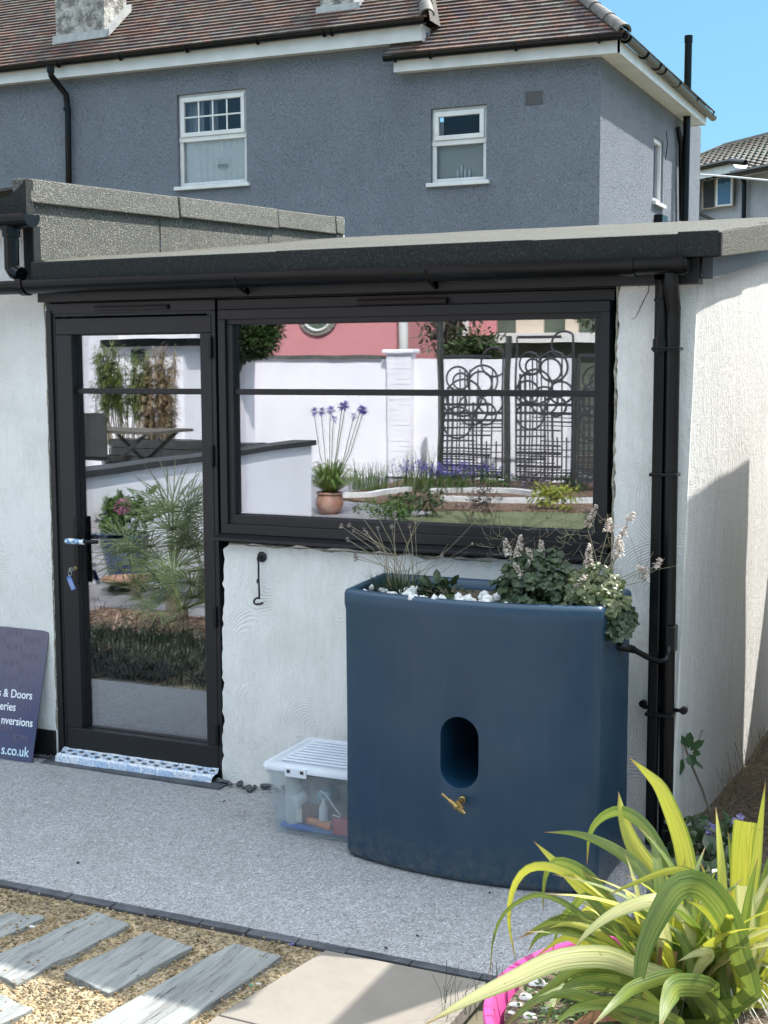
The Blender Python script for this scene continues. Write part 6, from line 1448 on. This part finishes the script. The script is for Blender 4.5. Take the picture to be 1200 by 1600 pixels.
# terrace table and chair
Yt = -7.4; a, c = rY(135, 669, Yt), rY(270, 669, Yt); zt_ = a.z; T = thing('garden_table', 'slatted garden table with crossed legs on the terrace', 'table', ((a.x+c.x)/2, Yt, .36)); b = MB()
for j in range(7): b.box(a.x, c.x, Yt-.4+j*.115, Yt-.4+j*.115+.10, zt_-.03, zt_)
b.build('top', M('table_wood', (.10, .085, .07), .6), T); cx_ = (a.x+c.x)/2
for sy in (-.3, .3):
    for s_ in (-1, 1): MB().tube([V((cx_-s_*.42, Yt+sy, zt_-.03)), V((cx_+s_*.42, Yt+sy+.02*s_, .36))], .022, 6).build('leg', WOODB, T)
a, c = rY(120, 645, -6.9), rY(167, 730, -6.9); T = thing('garden_chair', 'dark high backed garden chair beside the terrace table', 'chair', (a.x, -6.9, .36)); MB().box(a.x, c.x, -6.93, -6.9, .80, a.z).build('backrest', WOODB, T, bevel=.01); MB().box(a.x, c.x, -7.35, -6.93, .76, .80).build('seat', WOODB, T)
for x in (a.x+.03, c.x-.03):
    for y in (-6.92, -7.32): MB().box(x-.02, x+.02, y-.02, y+.02, .36, .76).build('leg', WOODB, T)
# blue pot, flowers, saucer and palms
g0 = rZ(196, 906, -.036); T = thing('blue_pot', 'large glossy cobalt blue pot behind the fan palms', 'plant pot', tuple(g0)); MB().lathe(g0, [(.12, 0), (.14, .03), (.185, .23), (.205, .36), (.215, .37), (.215, .40), (.185, .40), (.17, .34)], 32).build('pot', COBALT, T, smooth=True, auto=50)
bush('hydrangea', 'leafy hydrangea with one pink flower head in the blue pot', (g0.x, g0.y, .58), (.30, .25, .2), 420, .09, .045, GRASS, 8)
q = rY(190, 792, g0.y+.2); T = thing('pink_bloom', 'pink flower head above the blue pot', 'flower', tuple(q)); b = MB(); rnd = random.Random(3)
for i in range(60): d = V((rnd.gauss(0, 1), rnd.gauss(0, 1), rnd.gauss(0, .7))).normalized(); b.leaf(q+d*.05, d, V((0, 0, 1)), .03, .028)
b.build('petals', PINKF, T)
g0 = rZ(213, 906, -.036)+V((.25, .5, 0)); T = thing('terracotta_saucer', 'wide shallow terracotta bowl on a black wheeled stand', 'bowl', tuple(g0)); MB().lathe(g0+V((0, 0, .06)), [(.15, 0), (.21, .035), (.215, .045), (.19, .045), (.15, .02)], 32).build('bowl', TERRA, T, smooth=True, auto=50)
for a in (0, 2, 4): MB().blob(g0+V((.14*math.cos(a), .14*math.sin(a), .03)), .03, 8, 6).build('wheel', BLK, T)
def palm(c, h, n, L, seed, lab):
    rnd = random.Random(seed); T = thing('fan_palm', lab, 'palm', (c[0], c[1], -.03)); b = MB(); st = MB(); top = V((c[0], c[1], h))
    tk = MB().tube([V((c[0], c[1], -.03)), top], [.045, .04], 10); tk.build('trunk', BARK, T)
    for i in range(n):
        a = rnd.random()*2*PI; e = rnd.uniform(-.15, 1.35); d = V((math.cos(a)*math.cos(e), math.sin(a)*math.cos(e), math.sin(e))); hub = top+d*L*rnd.uniform(.55, 1)+V((0, 0, -.02)); st.tube([top, hub], .006, 4)
        sd = d.cross(V((0, 0, 1))); sd = sd.normalized() if sd.length > .1 else V((1, 0, 0)); up_ = sd.cross(d); R_ = L*rnd.uniform(.65, .9)
        tilt = rnd.uniform(-.5, .5)
        for k_ in range(15):
            t = -1.9+3.8*k_/14; dd = (d*math.cos(t)+(sd*math.cos(tilt)+up_*math.sin(tilt))*math.sin(t)).normalized(); ln = R_*(1-.25*abs(t)/1.9)
            b.ribbon([hub, hub+dd*ln*.5, hub+dd*ln+V((0, 0, -ln*.12))], [.006, .012, .0015], side=dd.cross(up_ if abs(t) < 3 else d)+sd*.1, fold=.4)
    b.build('fronds', PALM, T); st.build('stalks', STEMG, T)
pq = rZ(268, 955, 0); palm((pq.x, pq.y), .30, 22, .52, 3, 'larger fan palm with stiff pointed fronds, reflected in the door glass')
pq = rZ(212, 930, 0); palm((pq.x, pq.y), .08, 15, .38, 5, 'small low fan palm in front of the blue pot')
pq = rZ(318, 930, 0); palm((pq.x, pq.y), .20, 14, .40, 7, 'fan palm hidden behind the right side of the door frame')
pq = rZ(285, 985, 0); palm((pq.x, pq.y), .14, 14, .36, 9, 'low young fan palm on the bark mulch')
# dark grass at the front of that bed
b = MB(); rnd = random.Random(5)
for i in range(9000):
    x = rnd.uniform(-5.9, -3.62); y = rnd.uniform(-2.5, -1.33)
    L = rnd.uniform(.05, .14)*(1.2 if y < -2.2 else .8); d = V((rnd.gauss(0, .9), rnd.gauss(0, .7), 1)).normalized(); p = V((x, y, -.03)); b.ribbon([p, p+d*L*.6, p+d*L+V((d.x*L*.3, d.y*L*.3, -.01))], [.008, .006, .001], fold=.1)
tag(b.build('shade_tinted_grass', leafmat('shade_tinted_blades', (.008, .02, .010), (.016, .034, .014), .15)), 'dense grass border with the shade of the garden room put into its dark green', 'grass', kind='stuff')  # blades coloured extra dark, the building's shade is put into the leaf colour
g = MB().box(-6.1, -3.6, -2.5, -1.31, -.06, -.018); struct(g.build('grass_bed', SOIL))
b = MB()
for i in range(900):
    x = rnd.uniform(-5.9, -3.8); y = rnd.uniform(-3.1, -2.4); b.leaf(V((x, y, .0)), V((rnd.gauss(0, 1), rnd.gauss(0, 1), rnd.gauss(.3, .3))), V((0, 0, 1)), rnd.uniform(.03, .09), .02)
tag(b.build('leaf_litter', leafmat('litter', (.16, .09, .06), (.38, .28, .2), .1)), 'dry brown leaf litter around the palms', 'leaf litter', kind='stuff')
# trees beyond
def tree(name, lab, c, h, crown_c, rad, n, mat, seed, L=.16):
    rnd = random.Random(seed); T = thing(name, lab, 'tree', (c[0], c[1], 0)); tr_ = MB(); cc = V(crown_c)
    tr_.tube([V((c[0], c[1], -.1)), V((c[0], c[1], h*.5)), V((c[0]+.1, c[1], h))], [.14, .11, .06], 10); b = MB()
    for k_ in range(26):
        d = V((rnd.gauss(0, 1), rnd.gauss(0, 1), rnd.gauss(0, 1))).normalized(); p = cc+V((d.x*rad[0], d.y*rad[1], d.z*rad[2]))*rnd.uniform(.3, .85)
        tr_.tube([V((c[0], c[1], h*.5)), cc.lerp(p, .4), p], [.05, .03, .01], 6); r_ = rnd.uniform(.25, .42)
        mass(b, p, (rad[0]*r_, rad[1]*r_, rad[2]*r_), n//26, L, L*.45, rnd)
    b.build('crown', mat, T); tr_.build('trunk', BARK, T, smooth=True)
q = rY(383, 528, -12.6); tree('garden_tree', 'dense evergreen tree overhanging the boundary wall, at the left of the window reflection', (q.x-.55, -12.9), 2.2, (q.x-.1, -12.6, q.z+.12), (.72, .5, .55), 13000, EVER, 4, .075)
q = rY(925, 500, -17); tree('garden_tree', 'pale green tree behind the metal screens at the right of the window reflection', (q.x+.2, -17), 2, (q.x+.2, -17, 3.0), (.9, .8, .9), 2400, leafmat('pale_tree', (.10, .14, .06), (.2, .22, .12), .3), 5, .13)
q = rY(700, 500, -16.5); tree('garden_tree', 'thin leaved grey green tree beyond the wall above the first metal screen', (q.x, -16.5), 2, (q.x, -16.5, 2.6), (.65, .6, .8), 800, leafmat('grey_tree', (.09, .10, .07), (.16, .15, .11), .3), 6, .12)
q = rY(745, 545, -16); tree('round_shrub', 'round green shrub showing over the boundary wall behind the first metal screen', (q.x, -16), 1.6, (q.x, -16, 1.95), (.6, .5, .45), 1400, EVER, 7, .1)
for i, (x, h_) in enumerate(((3.5, 2.2), )):
    pass
bpy.context.view_layer.update()
print('objects', len(bpy.data.objects), 'faces', sum(len(o.data.polygons) for o in bpy.data.objects if o.type == 'MESH'))
